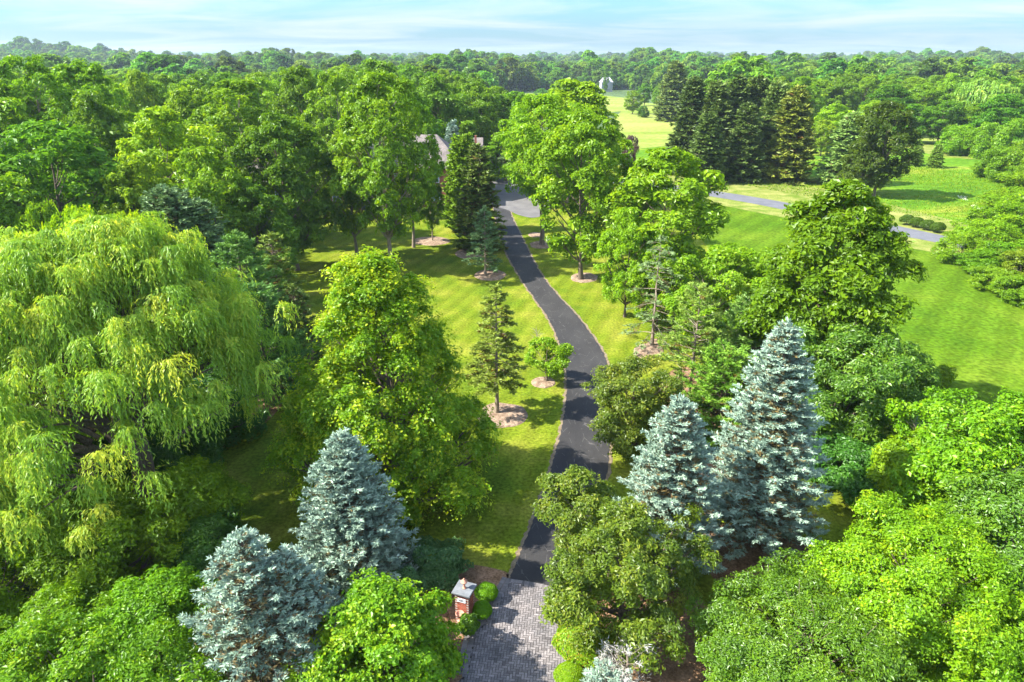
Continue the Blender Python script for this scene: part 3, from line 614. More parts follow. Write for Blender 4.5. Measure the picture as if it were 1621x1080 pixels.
tme = bpy.data.meshes.new_from_object(tob); bpy.data.objects.remove(tob)
tm_ = bpy.data.objects.new('house_number', tme); C.objects.link(tm_); tme.materials.append(M['ink']); tm_.parent = plate
tm_.location = (-0.01, -hw - 0.033, 1.55); tm_.rotation_euler = (PI / 2, 0, 0)
URN = [(0, 0), (.15, 0), (.15, .04), (.08, .07), (.05, .12), (.06, .18), (.05, .24), (.10, .30), (.17, .40), (.19, .48), (.215, .50), (.215, .53), (.18, .53), (.165, .49), (.10, .42), (0, .40)]
ux, uy = X_at(728, 25.6, 1.15), 25.6
ur = tag(empty('stone_urn', (ux, uy, 0)), 'weathered terracotta urn on a slim pedestal just below the number plate', 'urn')
q = MB(); q.lathe([(r, z + 0.66) for r, z in URN], 20); q.build('bowl', M['terra'], ur, True)
q = MB(); q.box(-.15, .15, -.15, .15, 0, .07); q.box(-.11, .11, -.11, .11, .071, .60); q.box(-.14, .14, -.14, .14, .601, .658); q.build('pedestal', M['stone'], ur)
# a matching urn half hidden in the azalea across the apron
ux, uy = X_at(925, 24.0, 1.15), 24.0
ur2 = tag(empty('stone_urn', (ux, uy, 0)), 'small terracotta urn half buried in the yellow green azalea', 'urn')
q = MB(); q.lathe([(r * .8, z + 0.74) for r, z in URN], 20); q.build('bowl', M['terra'], ur2, True)
q = MB(); q.box(-.11, .11, -.11, .11, 0, .738); q.build('pedestal', M['stone'], ur2)

# round and loose shrubs at the gate
def shrub(name, px, pytop, Y, wpx, h, mat, label, cat='shrub', n=4000, s=0.045, group=None, lump=0.05, seed=1, parts=False):
    X = X_at(px, Y, h * 0.6); wr = wpx / 2 * (Y * CP + (HC - h / 2) * SP) / F
    r = tag(empty(name, (X, Y, 0)), label, cat, group)
    ballshrub(seed, wr, wr * 0.95, h, n, s, lump).build('foliage', M[mat], r)
    st = MB()
    for k in range(5):
        a = k * 1.3; st.tube([(0.05 * math.cos(a), 0.05 * math.sin(a), 0), (wr * .3 * math.cos(a), wr * .3 * math.sin(a), h * .35), (wr * .5 * math.cos(a), wr * .5 * math.sin(a), h * .7)], [.03, .02, .008], 5)
    st.build('stem', M['bark'], r)
    return r
shrub('boxwood_shrub', 770, 920, 27.7, 37, 1.05, 'ball', 'clipped round boxwood beside the top corner of the paved apron', n=12000, s=.03, seed=3)
shrub('boxwood_shrub', 763, 946, 26.5, 33, 1.0, 'ball', 'smaller clipped round boxwood between the brick pillar and the paver border', n=10000, s=.03, seed=5)
shrub('boxwood_shrub', 902, 1064, 22.6, 50, 0.95, 'lime', 'clipped round yellow green bush at the foot of the azalea', n=12000, s=.03, seed=8)
shrub('leafy_shrub', 742, 965, 25.4, 34, 1.2, 'gloss', 'loose leafy shrub growing against the right foot of the number plate pillar'.replace('right foot', 'foot'), n=2600, s=.07, lump=.2, seed=11)
shrub('azalea_shrub', 925, 985, 24.2, 92, 1.5, 'azalea', 'broad yellow green azalea with reddish new shoots beside the pavers', n=15000, s=.055, lump=.16, seed=13)
shrub('yew_shrub', 692, 885, 29.3, 100, 1.7, 'yew', 'wide dark yew behind the brick pillar under the bright maple', n=9000, s=.085, lump=.32, seed=17)
shrub('yew_shrub', 640, 905, 28.0, 70, 1.6, 'yew', 'dark yew squeezed between the blue spruce and the small bright maple', n=8000, s=.07, lump=.2, seed=19)

# ================================================================== NEAR TREES
def T(name, px, pytop, Y, wpx, pairfn, label, cat, leafm, barkm='bark', rz=0, tint=(1, 1, 1), wz=0.4, yoff=0):
    """unique tree: top of the crown at (px, pytop) in the photo, standing at depth Y, crown wpx wide"""
    H = h_at(pytop, Y); X = X_at(px, Y, H); R = wpx / 2 * (Y * CP + (HC - H * wz) * SP) / F
    a, b = mk(pairfn(H, R), leafm, barkm)
    return put(name, X, Y, a, b, label, cat, rz=rz, tint=tint)

T('weeping_willow', 112, 345, 34.5, 505, lambda H, R: willow(5, H, R, nb=100, per=8, ns=30, nleaf=14, s=.125, asp=.24, hang=(.8, 2.7), mound=1.35, low=.16), 'huge pale yellow green weeping willow with hanging strands and thick dark limbs', 'willow tree', 'willow', wz=.5)
T('maple_tree', 586, 412, 36.5, 365, lambda H, R: broadleaf(24, H, R, 0.7, 'pyr', nb=130, per=7, rc=.74, nl=200000, s=.082, asp=.6, flat=1.05, trunk_r=.3, rough=.10, upv=.9, spiky=.5, newtips=.6, bf=.68), 'tall cone shaped bright green maple with yellow tips, alone on the shaded lawn', 'maple tree', 'maple')
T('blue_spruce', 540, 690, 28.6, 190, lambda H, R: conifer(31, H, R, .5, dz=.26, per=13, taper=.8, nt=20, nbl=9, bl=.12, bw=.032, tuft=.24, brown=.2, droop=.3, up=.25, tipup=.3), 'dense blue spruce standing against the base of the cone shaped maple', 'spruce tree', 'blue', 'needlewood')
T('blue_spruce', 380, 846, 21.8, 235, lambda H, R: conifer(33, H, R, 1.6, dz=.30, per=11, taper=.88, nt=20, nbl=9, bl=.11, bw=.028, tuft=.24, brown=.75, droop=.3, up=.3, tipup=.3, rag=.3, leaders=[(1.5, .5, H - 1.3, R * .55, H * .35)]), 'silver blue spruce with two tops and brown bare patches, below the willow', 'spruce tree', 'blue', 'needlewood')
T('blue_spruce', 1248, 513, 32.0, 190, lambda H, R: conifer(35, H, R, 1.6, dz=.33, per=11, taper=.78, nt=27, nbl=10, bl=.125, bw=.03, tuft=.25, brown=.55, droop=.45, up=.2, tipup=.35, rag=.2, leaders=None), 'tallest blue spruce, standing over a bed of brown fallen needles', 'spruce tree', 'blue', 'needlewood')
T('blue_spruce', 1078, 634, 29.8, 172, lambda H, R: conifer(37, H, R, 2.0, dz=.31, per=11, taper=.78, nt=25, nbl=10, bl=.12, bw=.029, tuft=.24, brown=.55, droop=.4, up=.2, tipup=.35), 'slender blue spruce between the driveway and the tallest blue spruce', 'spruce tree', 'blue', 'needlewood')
T('small_maple', 590, 938, 22.0, 262, lambda H, R: broadleaf(41, H, R, .8, 'pyr', nb=34, per=9, rc=.6, nl=60000, s=.075, asp=.65, trunk_r=.12, rough=.22, spiky=.3), 'low bright green maple in front of the brick pillar', 'maple tree', 'maple', tint=(.95, .95, 1.2))
T('lawn_spruce', 785, 455, gY(655), 90, lambda H, R: conifer(51, H, R, 3.0, dz=.48, per=8, taper=.72, nt=18, nbl=9, bl=.16, bw=.038, tuft=.26, brown=.25, sparse=.32, droop=.36, up=.2, tipup=.1, rag=.2, trunk_r=.17, hang=.1), 'lone open branched spruce with bare lower trunk in a round mulch bed on the lawn', 'spruce tree', 'grayspruce', 'palebark', tint=(1.1, 1.0, .35))
T('young_tree', 866, 538, gY(605), 62, lambda H, R: broadleaf(53, H, R, 1.1, 'round', nb=14, per=7, rc=.45, nl=9000, s=.08, asp=.6, trunk_r=.09, rough=.3), 'small lime green ornamental tree in its own mulch ring beside the driveway', 'ornamental tree', 'lime')
T('crabapple_tree', 1008, 572, 42.0, 142, lambda H, R: broadleaf(55, H, R, .9, 'round', nb=30, per=8, rc=.65, nl=42000, s=.085, asp=.5, trunk_r=.16, rough=.3, open_=.2), 'round olive green crabapple overhanging the far bend edge of the driveway'.replace('far bend edge', 'curve'), 'crabapple tree', 'olive')
T('pear_tree', 995, 815, 25.6, 240, lambda H, R: broadleaf(57, H, R, 1.2, 'spread', nb=34, per=8, rc=.6, nl=60000, s=.075, asp=.45, trunk_r=.2, rough=.8, open_=.3, flat=.8), 'large ragged olive green tree leaning over the black asphalt and pavers', 'ornamental tree', 'olive', tint=(1.05, 1.1, 1))
T('pear_tree', 918, 745, 28.5, 110, lambda H, R: broadleaf(58, H, R, 3.2, 'oval', nb=16, per=8, rc=.55, nl=20000, s=.075, asp=.45, trunk_r=.13, rough=.45, open_=.2), 'upright olive green tree crossing the driveway, behind the large ragged one', 'ornamental tree', 'olive')
T('sparse_spruce', 1046, 378, gY(548), 96, lambda H, R: conifer(61, H, R, 1.6, dz=.62, per=6, taper=.6, nt=12, nbl=7, bl=.2, bw=.035, tuft=.3, brown=.5, sparse=.6, droop=.35, up=.15, tipup=0, rag=.35, trunk_r=.17, hang=.2), 'thin half bare spruce with a pale pole trunk behind a mulch bed', 'spruce tree', 'grayspruce', 'palebark')
T('pale_pine', 1110, 456, 49.5, 108, lambda H, R: conifer(63, H, R, 1.8, dz=.5, per=7, taper=.5, nt=13, nbl=12, bl=.17, bw=.03, tuft=.28, brown=.1, sparse=.35, droop=.1, up=.3, tipup=.2, rag=.3, trunk_r=.15, sweep=.35), 'soft pale green pine with slender trunk behind the crabapple', 'pine tree', 'pine', 'palebark', tint=(1.2, 1.0, .9))
T('blue_pine', 1203, 474, 50.0, 150, lambda H, R: conifer(65, H, R, .8, dz=.42, per=9, taper=.55, nt=16, nbl=11, bl=.18, bw=.034, tuft=.3, brown=.05, sparse=.1, droop=.12, up=.35, tipup=.3, rag=.3, sweep=.4), 'bushy blue green pine behind the top of the tallest blue spruce', 'pine tree', 'pine', 'needlewood', tint=(.8, .85, .9))
T('young_pine', 1152, 556, 43.5, 125, lambda H, R: conifer(67, H, R, .5, dz=.36, per=9, taper=.5, nt=16, nbl=11, bl=.17, bw=.03, tuft=.3, brown=.2, sparse=.1, droop=.12, up=.35, tipup=.3, rag=.3, sweep=.4), 'fresh green bushy pine filling the gap between the two blue spruces', 'pine tree', 'pine', 'needlewood', tint=(1.0, 1.05, .6))
T('locust_tree', 1355, 522, 42.5, 215, lambda H, R: broadleaf(71, H, R, 1.5, 'round', nb=44, per=9, rc=.9, nl=70000, s=.12, asp=.4, trunk_r=.22, rough=.2, newtips=.8), 'broad dark tree with pale edged leaves behind the tallest blue spruce', 'tree', 'gloss', tint=(1.0, .95, 1.6))
T('understory_tree', 1345, 700, 38.0, 150, lambda H, R: broadleaf(73, H, R, .6, 'oval', nb=26, per=8, rc=.7, nl=34000, s=.10, asp=.5, trunk_r=.12, rough=.3), 'shaded dark green understory tree at the foot of the pale edged tree', 'tree', 'dark', tint=(1, 1.1, 1.3))
T('oak_tree', 1345, 288, 47.5, 185, lambda H, R: broadleaf(75, H, R, 2.2, 'oval', nb=46, per=9, rc=1.15, nl=60000, s=.17, asp=.5, trunk_r=.35, rough=.35, upv=.6), 'large deep green tree standing alone at the edge of the open field lawn', 'tree', 'green', tint=(.72, .78, .8))
T('lime_tree', 1150, 395, 62.0, 165, lambda H, R: broadleaf(77, H, R, 1.5, 'round', nb=30, per=8, rc=.9, nl=36000, s=.14, asp=.55, trunk_r=.2, rough=.35), 'yellow green tree behind the soft pale pine', 'tree', 'lime', tint=(.9, .92, 1))
T('lime_tree', 1235, 425, 60.0, 120, lambda H, R: broadleaf(78, H, R, 1.2, 'round', nb=24, per=8, rc=.8, nl=26000, s=.14, asp=.55, trunk_r=.18, rough=.35), 'lower yellow green tree at the shoulder of the large deep green tree', 'tree', 'maple')
T('chokecherry_tree', 1285, 985, 22.0, 330, lambda H, R: broadleaf(81, H, R, 1.4, 'round', nb=44, per=9, rc=.75, nl=120000, s=.064, asp=.42, trunk_r=.2, rough=.18, newtips=.1), 'wide glossy leaved deep green tree below the bed of brown needles', 'tree', 'gloss', tint=(1.25, 1.08, .6))
T('field_maple', 1480, 850, 24.6, 270, lambda H, R: broadleaf(83, H, R, 1.4, 'round', nb=40, per=9, rc=.75, nl=110000, s=.062, asp=.55, trunk_r=.2, rough=.22), 'bright yellow green tree next to the glossy leaved one', 'tree', 'maple', tint=(1.1, 1.08, 1))
T('hedgerow_tree', 1575, 645, 34.0, 250, lambda H, R: broadleaf(85, H, R, 1.4, 'round', nb=40, per=9, rc=.9, nl=62000, s=.10, asp=.55, trunk_r=.22, rough=.25), 'bright green broad tree at the corner of the open field lawn', 'tree', 'maple', tint=(.85, .95, 1))
T('hedgerow_tree', 1650, 770, 27.0, 260, lambda H, R: broadleaf(87, H, R, 1.4, 'round', nb=36, per=9, rc=.8, nl=55000, s=.09, asp=.5, trunk_r=.22, rough=.25), 'deeper green broad tree below the one at the field corner', 'tree', 'gloss')
T('hedgerow_tree', 1470, 690, 34.5, 130, lambda H, R: broadleaf(89, H, R, .8, 'oval', nb=22, per=8, rc=.7, nl=30000, s=.10, asp=.5, trunk_r=.15, rough=.3), 'slim mid green tree between the pale edged tree and the field corner tree', 'tree', 'green')
T('hedgerow_tree', 1600, 1000, 21.5, 200, lambda H, R: broadleaf(90, H, R, .8, 'round', nb=24, per=8, rc=.7, nl=34000, s=.08, asp=.5, trunk_r=.15, rough=.3), 'low mid green tree in the bottom corner beyond the yellow green one', 'tree', 'green')
T('dead_spruce', 995, 1032, 21.4, 90, lambda H, R: conifer(91, H, R, .4, dz=.4, per=9, taper=.5, nt=12, nbl=5, bl=.10, bw=.014, tuft=.3, brown=0, sparse=.3, droop=.1, up=.5, tipup=.3, rag=.4), 'bare silvery dead spruce top beside the azalea', 'dead tree', 'deadtwig', 'palebark')
T('blue_spruce', 960, 1064, 20.9, 90, lambda H, R: conifer(92, H, R, .3, dz=.3, per=9, taper=.6, nt=14, nbl=8, bl=.10, bw=.026, tuft=.22, brown=.1, droop=.2, up=.4, tipup=.3), 'pale tip of a small blue spruce below the azalea', 'spruce tree', 'blue', 'needlewood')
# left bottom understory
T('understory_tree', 300, 738, 31.5, 118, lambda H, R: broadleaf(95, H, R, .7, 'round', nb=30, per=8, rc=.7, nl=40000, s=.085, asp=.55, trunk_r=.12, rough=.2), 'rounded mid green tree at the outer skirt of the willow facing the shaded lawn', 'tree', 'green')
T('understory_tree', 232, 940, 23.8, 190, lambda H, R: broadleaf(97, H, R, .7, 'round', nb=32, per=8, rc=.65, nl=45000, s=.075, asp=.5, trunk_r=.12, rough=.3), 'leafy mid green tree beside the two topped blue spruce', 'tree', 'green', tint=(.9, 1, 1))
T('understory_tree', 60, 985, 22.5, 230, lambda H, R: broadleaf(99, H, R, .7, 'round', nb=32, per=8, rc=.7, nl=45000, s=.08, asp=.5, trunk_r=.12, rough=.3), 'mid green tree in the bottom corner beneath the willow', 'tree', 'green')
T('understory_tree', 120, 1040, 19.5, 300, lambda H, R: broadleaf(100, H, R, .5, 'round', nb=32, per=8, rc=.7, nl=42000, s=.08, asp=.5, trunk_r=.12, rough=.3), 'low spreading green tree along the bottom of the picture under the willow', 'tree', 'maple', tint=(.8, .9, 1))
T('understory_tree', 60, 770, 33, 200, lambda H, R: broadleaf(131, H, R, .4, 'round', nb=26, per=8, rc=.8, nl=32000, s=.1, asp=.5, trunk_r=.1, rough=.3), 'bright green tree showing through the lower strands of the willow', 'tree', 'maple', tint=(.8, .9, 1))
T('understory_tree', 150, 800, 28.5, 190, lambda H, R: broadleaf(132, H, R, .4, 'round', nb=26, per=8, rc=.8, nl=32000, s=.09, asp=.5, trunk_r=.1, rough=.3), 'mid green bush around the willow trunk', 'shrub', 'green')
T('understory_tree', -40, 850, 27, 220, lambda H, R: broadleaf(133, H, R, .4, 'round', nb=26, per=8, rc=.8, nl=32000, s=.09, asp=.5, trunk_r=.1, rough=.3), 'mid green tree at the picture edge under the willow', 'tree', 'green')
T('understory_tree', 95, 700, 40, 190, lambda H, R: broadleaf(134, H, R, .4, 'round', nb=26, per=8, rc=.9, nl=30000, s=.12, asp=.5, trunk_r=.1, rough=.3), 'green bush seen between the trunk and the lowest limbs of the willow', 'shrub', 'green')
T('understory_tree', -30, 690, 41, 190, lambda H, R: broadleaf(135, H, R, .4, 'round', nb=26, per=8, rc=.9, nl=30000, s=.12, asp=.5, trunk_r=.1, rough=.3), 'green bush behind the willow at the picture edge', 'shrub', 'green')
T('understory_tree', 190, 690, 37, 150, lambda H, R: broadleaf(136, H, R, .4, 'round', nb=26, per=8, rc=.9, nl=26000, s=.11, asp=.5, trunk_r=.1, rough=.3), 'dark bush against the willow trunk', 'shrub', 'dark')
T('ivy_shrub', 322, 830, 29.2, 120, lambda H, R: broadleaf(101, H, R, .3, 'round', nb=22, per=8, rc=.6, nl=26000, s=.08, asp=.6, trunk_r=.08, rough=.3), 'dark leafy thicket between the willow trunk and the two topped spruce', 'shrub', 'dark')
T('understory_tree', 320, 596, 44.5, 150, lambda H, R: broadleaf(102, H, R, .3, 'round', nb=26, per=8, rc=.8, nl=26000, s=.11, asp=.5, trunk_r=.1, rough=.3), 'dark shaded bush under the overhanging edge of the willow', 'shrub', 'dark', tint=(.8, .95, 1.1))
T('understory_tree', 262, 660, 40.0, 150, lambda H, R: broadleaf(103, H, R, .3, 'round', nb=26, per=8, rc=.8, nl=26000, s=.11, asp=.5, trunk_r=.1, rough=.3), 'dark low bush beneath the willow beside the shaded bush', 'shrub', 'dark')
T('white_pine', 372, 372, 54.0, 150, lambda H, R: conifer(105, H, R, 1.0, dz=.5, per=8, taper=.8, nt=16, nbl=11, bl=.22, bw=.04, tuft=.36, brown=.05, sparse=.1, droop=.05, up=.45, tipup=.4, rag=.35, sweep=.4), 'feathery pale green pine rising behind the willow', 'pine tree', 'pine', 'needlewood', tint=(.75, .85, .9))
T('white_pine', 400, 455, 50.0, 150, lambda H, R: conifer(106, H, R, .7, dz=.45, per=8, taper=.65, nt=16, nbl=11, bl=.2, bw=.04, tuft=.34, brown=.15, sparse=.1, droop=.1, up=.35, tipup=.4, rag=.35, sweep=.4), 'dark green layered pine over the reddish needle bed beside the willow', 'pine tree', 'pine', 'needlewood', tint=(.5, .65, .8))
T('lawn_edge_spruce', 428, 372, 60.0, 92, lambda H, R: conifer(107, H, R, 1.4, dz=.55, per=8, taper=.6, nt=13, nbl=8, bl=.22, bw=.05, tuft=.32, brown=.35, sparse=.25, droop=.3, up=.2, tipup=.1, rag=.3), 'narrow yellowish spruce at the lawn edge beside the feathery pine', 'spruce tree', 'spruce', 'needlewood', tint=(1.7, 1.5, 1))
T('lawn_edge_spruce', 462, 455, 57.0, 75, lambda H, R: conifer(108, H, R, .8, dz=.5, per=8, taper=.6, nt=13, nbl=8, bl=.2, bw=.05, tuft=.32, brown=.5, sparse=.25, droop=.3, up=.2, tipup=.1, rag=.3), 'lower dark spruce with brown patches at the edge of the shaded lawn', 'spruce tree', 'spruce', 'needlewood')
T('cedar_tree', 262, 302, 60.0, 150, lambda H, R: conifer(109, H, R, 1.0, dz=.42, per=10, taper=.65, nt=16, nbl=9, bl=.22, bw=.06, tuft=.36, brown=.2, droop=.05, up=.6, tipup=.3, rag=.35, leaders=[(1.9, .3, H - 1.2, R * .7, H * .4)]), 'gray green cedar with ragged twin tops behind the willow', 'cedar tree', 'grayspruce', 'needlewood', tint=(.75, .85, .8))
T('driveway_spruce', 767, 330, gY(436), 56, lambda H, R: conifer(111, H, R, 1.2, dz=.55, per=7, taper=.7, nt=12, nbl=8, bl=.22, bw=.05, tuft=.3, brown=.2, sparse=.35, droop=.3, up=.2, tipup=.1, rag=.2), 'thin gray green spruce in a mulch ring at the driveway edge', 'spruce tree', 'grayspruce', 'palebark', tint=(.8, .95, .9))
T('dark_spruce', 757, 232, gY(396), 70, lambda H, R: conifer(113, H, R, .8, dz=.6, per=9, taper=.55, nt=14, nbl=8, bl=.3, bw=.09, tuft=.42, brown=.25, droop=.35, up=.2, tipup=.15, rag=.25), 'tall dark spruce at the driveway edge behind the thin gray green one', 'spruce tree', 'spruce', 'needlewood', tint=(1.2, 1.15, 1.1))
T('arborvitae_tree', 733, 225, 110.0, 62, lambda H, R: conifer(115, H, R, .4, dz=.55, per=11, taper=.45, nt=16, nbl=8, bl=.3, bw=.11, tuft=.4, brown=0, droop=0, up=.8, tipup=.3, rag=.12), 'bright green arborvitae hugging the tall dark spruce in front of the house roof', 'arborvitae', 'arbor', 'needlewood')
T('arborvitae_tree', 740, 196, 148.0, 34, lambda H, R: conifer(116, H, R, .4, dz=.7, per=10, taper=.6, nt=14, nbl=8, bl=.4, bw=.15, tuft=.5, brown=0, droop=0, up=.8, tipup=.3, rag=.12), 'pointed arborvitae rising behind the ridge of the house roof', 'arborvitae', 'arbor', 'needlewood')
T('pale_spruce', 716, 196, 146.0, 22, lambda H, R: conifer(117, H, R, .4, dz=.8, per=9, taper=.6, nt=12, nbl=8, bl=.4, bw=.13, tuft=.5, brown=0, droop=.2, up=.4, tipup=.2, rag=.2), 'small pale spruce tip showing behind the roof ridge', 'spruce tree', 'blue', 'needlewood')
T('field_shrub', 1494, 580, 53.0, 38, lambda H, R: broadleaf(119, H, R, .4, 'oval', nb=12, per=6, rc=.4, nl=7000, s=.07, asp=.5, trunk_r=.06, rough=.25), 'small bushy evergreen at the near edge of the open field lawn', 'shrub', 'green')
# thin bare sapling beyond the young tree
r = tag(empty('bare_sapling', (*gpt(849, 560), 0)), 'leafless grey sapling behind the lime green ornamental tree', 'sapling')
mb = MB(); mb.tube([(0, 0, 0), (.05, 0, 1.4), (0, .05, 2.6)], [.035, .025, .01], 6); mb.build('trunk', M['palebark'], r)
mb = MB()
for k in range(40):
    a = rng.random() * 6.28; z = rng.uniform(.9, 2.5); L = rng.uniform(.3, .8); mb.tube([(0, 0, z), (math.cos(a) * L * .5, math.sin(a) * L * .5, z + L * .45), (math.cos(a) * L, math.sin(a) * L, z + L * .7)], [.010, .007, .003], 4)
mb.build('branch', M['deadtwig'], r)

# ================================================================== HOUSE
M['roof'] = noise_mat('cedar_shingles', (0.11, 0.094, 0.085), (0.175, 0.15, 0.135), scale=0.6, fine=0.35, fscale=5, rough=0.9, bump=0.5, bscale=8)
M['glass'] = noise_mat('window_glass', (0.10, 0.16, 0.20), (0.22, 0.32, 0.36), scale=0.6, rough=0.08, spec=0.8)
M['wbrick'] = noise_mat('house_brick', (0.20, 0.07, 0.045), (0.34, 0.13, 0.09), scale=1.5, fine=0.3, fscale=12, rough=0.9)
house = tag(empty('brick_house', (-22.0, 138.0, 0)), 'large red brick house with a pale brown shingle roof, mostly hidden by tall trees', 'house')
def wingmesh(x0, x1, y0, y1, ze, zr, name_wall='wall', hip=True, ridge_x=None, ov=0.6):
    w = MB(); w.box(x0, x1, y0, y1, 0, ze); w.build('wall', M['wbrick'], house)
    r = MB(); X0, X1, Y0, Y1 = x0 - ov, x1 + ov, y0 - ov, y1 + ov; ym = (Y0 + Y1) / 2; hx = (Y1 - Y0) / 2 * (0.75 if hip else 0)
    a, b = (X0 + hx, ym, zr), (X1 - hx, ym, zr); z = ze - 0.02
    P = [(X0, Y0, z), (X1, Y0, z), (X1, Y1, z), (X0, Y1, z), a, b]
    P2 = [(p[0], p[1], p[2] - 0.18) for p in P[:4]]
    r.mesh(P, [(0, 1, 5, 4), (2, 3, 4, 5)]); r.ngon([P[1], P[2], P[5]]); r.ngon([P[3], P[0], P[4]])
    r.mesh(P[:4] + P2, [(0, 4, 5, 1), (1, 5, 6, 2), (2, 6, 7, 3), (3, 7, 4, 0), (4, 7, 6, 5)])
    return r.build('roof', M['roof'], house)
def window(x, y, z, w, h):
    f = MB()
    for (a0, a1, c0, c1) in ((-w / 2, w / 2, 0, .1), (-w / 2, w / 2, h - .1, h), (-w / 2, -w / 2 + .1, .1, h - .1), (w / 2 - .1, w / 2, .1, h - .1), (-.03, .03, .1, h - .1)): f.box(x + a0, x + a1, y - .09, y - .003, z + c0, z + c1)
    fo = f.build('window', M['white'], house); g_ = MB(); g_.box(x - w / 2 + .1, x + w / 2 - .1, y - .05, y - .002, z + .1, z + h - .1); g_.build('pane', M['glass'], fo)
main = wingmesh(-18, 12.5, -7, 7, 7.3, 12.6)
wingmesh(12.6, 15.6, -2, 10.5, 5.6, 11.6, hip=False)
front = wingmesh(-30, -18.1, -11, 3, 5.2, 9.5)
gb = MB(); gb.box(-9, -2, -10.5, -7.05, 0, 7.0); gb.build('wall', M['wbrick'], house)
gr = MB(); gr.mesh([(-9.5, -11, 6.9), (-5.5, -11, 10.8), (-5.5, -3.5, 10.8), (-9.5, -3.5, 6.9), (-1.5, -11, 6.9), (-1.5, -3.5, 6.9)], [(0, 1, 2, 3), (1, 4, 5, 2)]); gr.ngon([(-9.4, -10.6, 6.9), (-1.6, -10.6, 6.9), (-5.5, -10.6, 10.7)]); gr.build('roof', M['roof'], house)
ck = MB(); ck.box(2, 3.6, 1.5, 2.7, 9, 14.2); ck.box(1.9, 3.7, 1.4, 2.8, 14.2, 14.4); ck.build('chimney', M['wbrick'], main)
ck = MB(); ck.box(14.6, 15.0, 2, 2.5, 9, 12.2); ck.build('vent_pipe', M['wbrick'], main)
for x in (-15, -11.5, 0.5, 4, 7.5, 11): window(x, -7, 1.0, 1.6, 1.9); window(x, -7, 4.5, 1.5, 1.7)
for x in (-27.5, -24, -20.8): window(x, -11, 1.0, 1.9, 2.6)
for x in (-7.2, -3.8): window(x, -10.5, 1.0, 1.4, 2.2); window(x, -10.5, 4.4, 1.4, 1.7)
window(14.1, -2, 1.0, 1.8, 2.2)
dr = MB(); dr.box(-6.1, -4.9, -10.62, -10.505, 0.1, 2.4); dr.build('door', M['ink'], house)

# far houses
def farhouse(x, y, w, d, h, roofh, label, wallm, roofm, gables=2, name='distant_house'):
    z = float(terrain(x, y)); r = tag(empty(name, (x, y, z), 0.15), label, 'house')
    a = MB(); a.box(-w / 2, w / 2, -d / 2, d / 2, -3, h); a.build('wall', M[wallm], r)
    b = MB(); b.mesh([(-w / 2 - .5, -d / 2 - .5, h), (w / 2 + .5, -d / 2 - .5, h), (w / 2 + .5, d / 2 + .5, h), (-w / 2 - .5, d / 2 + .5, h), (-w / 2 + d * .3, 0, h + roofh), (w / 2 - d * .3, 0, h + roofh)], [(0, 1, 5, 4), (2, 3, 4, 5)])
    b.ngon([(w / 2 + .5, -d / 2 - .5, h), (w / 2 + .5, d / 2 + .5, h), (w / 2 - d * .3, 0, h + roofh)]); b.ngon([(-w / 2 - .5, d / 2 + .5, h), (-w / 2 - .5, -d / 2 - .5, h), (-w / 2 + d * .3, 0, h + roofh)])
    for k in range(gables):
        gx_ = -w / 2 + w * (k + .5) / gables; q = w / gables * .3
        a2 = MB(); a2.ngon([(gx_ - q, -d / 2 - 1, h * .3), (gx_ + q, -d / 2 - 1, h * .3), (gx_ + q, -d / 2 - 1, h), (gx_, -d / 2 - 1, h + roofh * .8), (gx_ - q, -d / 2 - 1, h)]); a2.build('gable', M[wallm], r)
        b.mesh([(gx_ - q - .4, -d / 2 - 1.3, h - .3), (gx_, -d / 2 - 1.3, h + roofh * .82), (gx_, 0, h + roofh * .82), (gx_ - q - .4, 0, h - .3), (gx_ + q + .4, -d / 2 - 1.3, h - .3), (gx_ + q + .4, 0, h - .3)], [(0, 1, 2, 3), (1, 4, 5, 2)])
    b.build('roof', M[roofm], r)
    for k in range(int(w // 4)):
        c = MB(); xx = -w / 2 + 2 + k * 4; c.box(xx - .7, xx + .7, -d / 2 - .06, -d / 2 - .003, h * .45, h * .8); c.build('window', M['glass'], r)
M['greyroof'] = noise_mat('grey_roof', (0.30, 0.31, 0.34), (0.42, 0.43, 0.46), scale=.3, rough=.9)
M['siding'] = noise_mat('pale_siding', (0.24, 0.25, 0.25), (0.32, 0.32, 0.31), scale=.3, rough=.8)
farhouse(262, 800, 26, 12, 12, 7, 'wide pale grey house with dark grey gabled roof among distant trees', 'siding', 'greyroof', 3)
farhouse(X_at(960, 640, 12), 640, 10, 7, 8, 4, 'narrow tall white house at the edge of the distant wood', 'siding', 'greyroof', 1)
farhouse(X_at(908, 570, 5), 570, 16, 9, 4, 4, 'low white house showing below the distant wood', 'siding', 'greyroof', 2)

# ================================================================== MID DISTANCE TREES (shared crowns)
def lib(k, fn, leafm, barkm='bark'): return [mk(fn(i), leafm, barkm) for i in range(k)]
BL = [broadleaf(200 + i, 20, 7, 3.2, pr, nb=34, per=9, rc=1.25, nl=26000, s=.24, asp=.55, trunk_r=.33, rough=.28) for i, pr in enumerate(('round', 'oval', 'round', 'spread', 'oval'))]
BLm = [(a.make('crown'), b.make('trunk', True)) for a, b in BL]
for a, b in BLm: a.materials.append(M['green']); b.materials.append(M['bark'])
BTall = [mk(broadleaf(230 + i, 22, 7, 5.0, 'oval', nb=36, per=8, rc=1.15, nl=30000, s=.22, asp=.5, trunk_r=.34, rough=.35, open_=.2, upv=.6), 'green', 'palebark') for i in range(3)]
CONM = [mk(conifer(250 + i, 20, 4.6, .6, dz=.85, per=10, taper=.62, nt=12, nbl=7, bl=.55, bw=.17, tuft=.8, brown=.1, droop=.35, up=.2, tipup=.15, rag=.2, trunk_r=.3), 'spruce', 'needlewood') for i in range(3)]
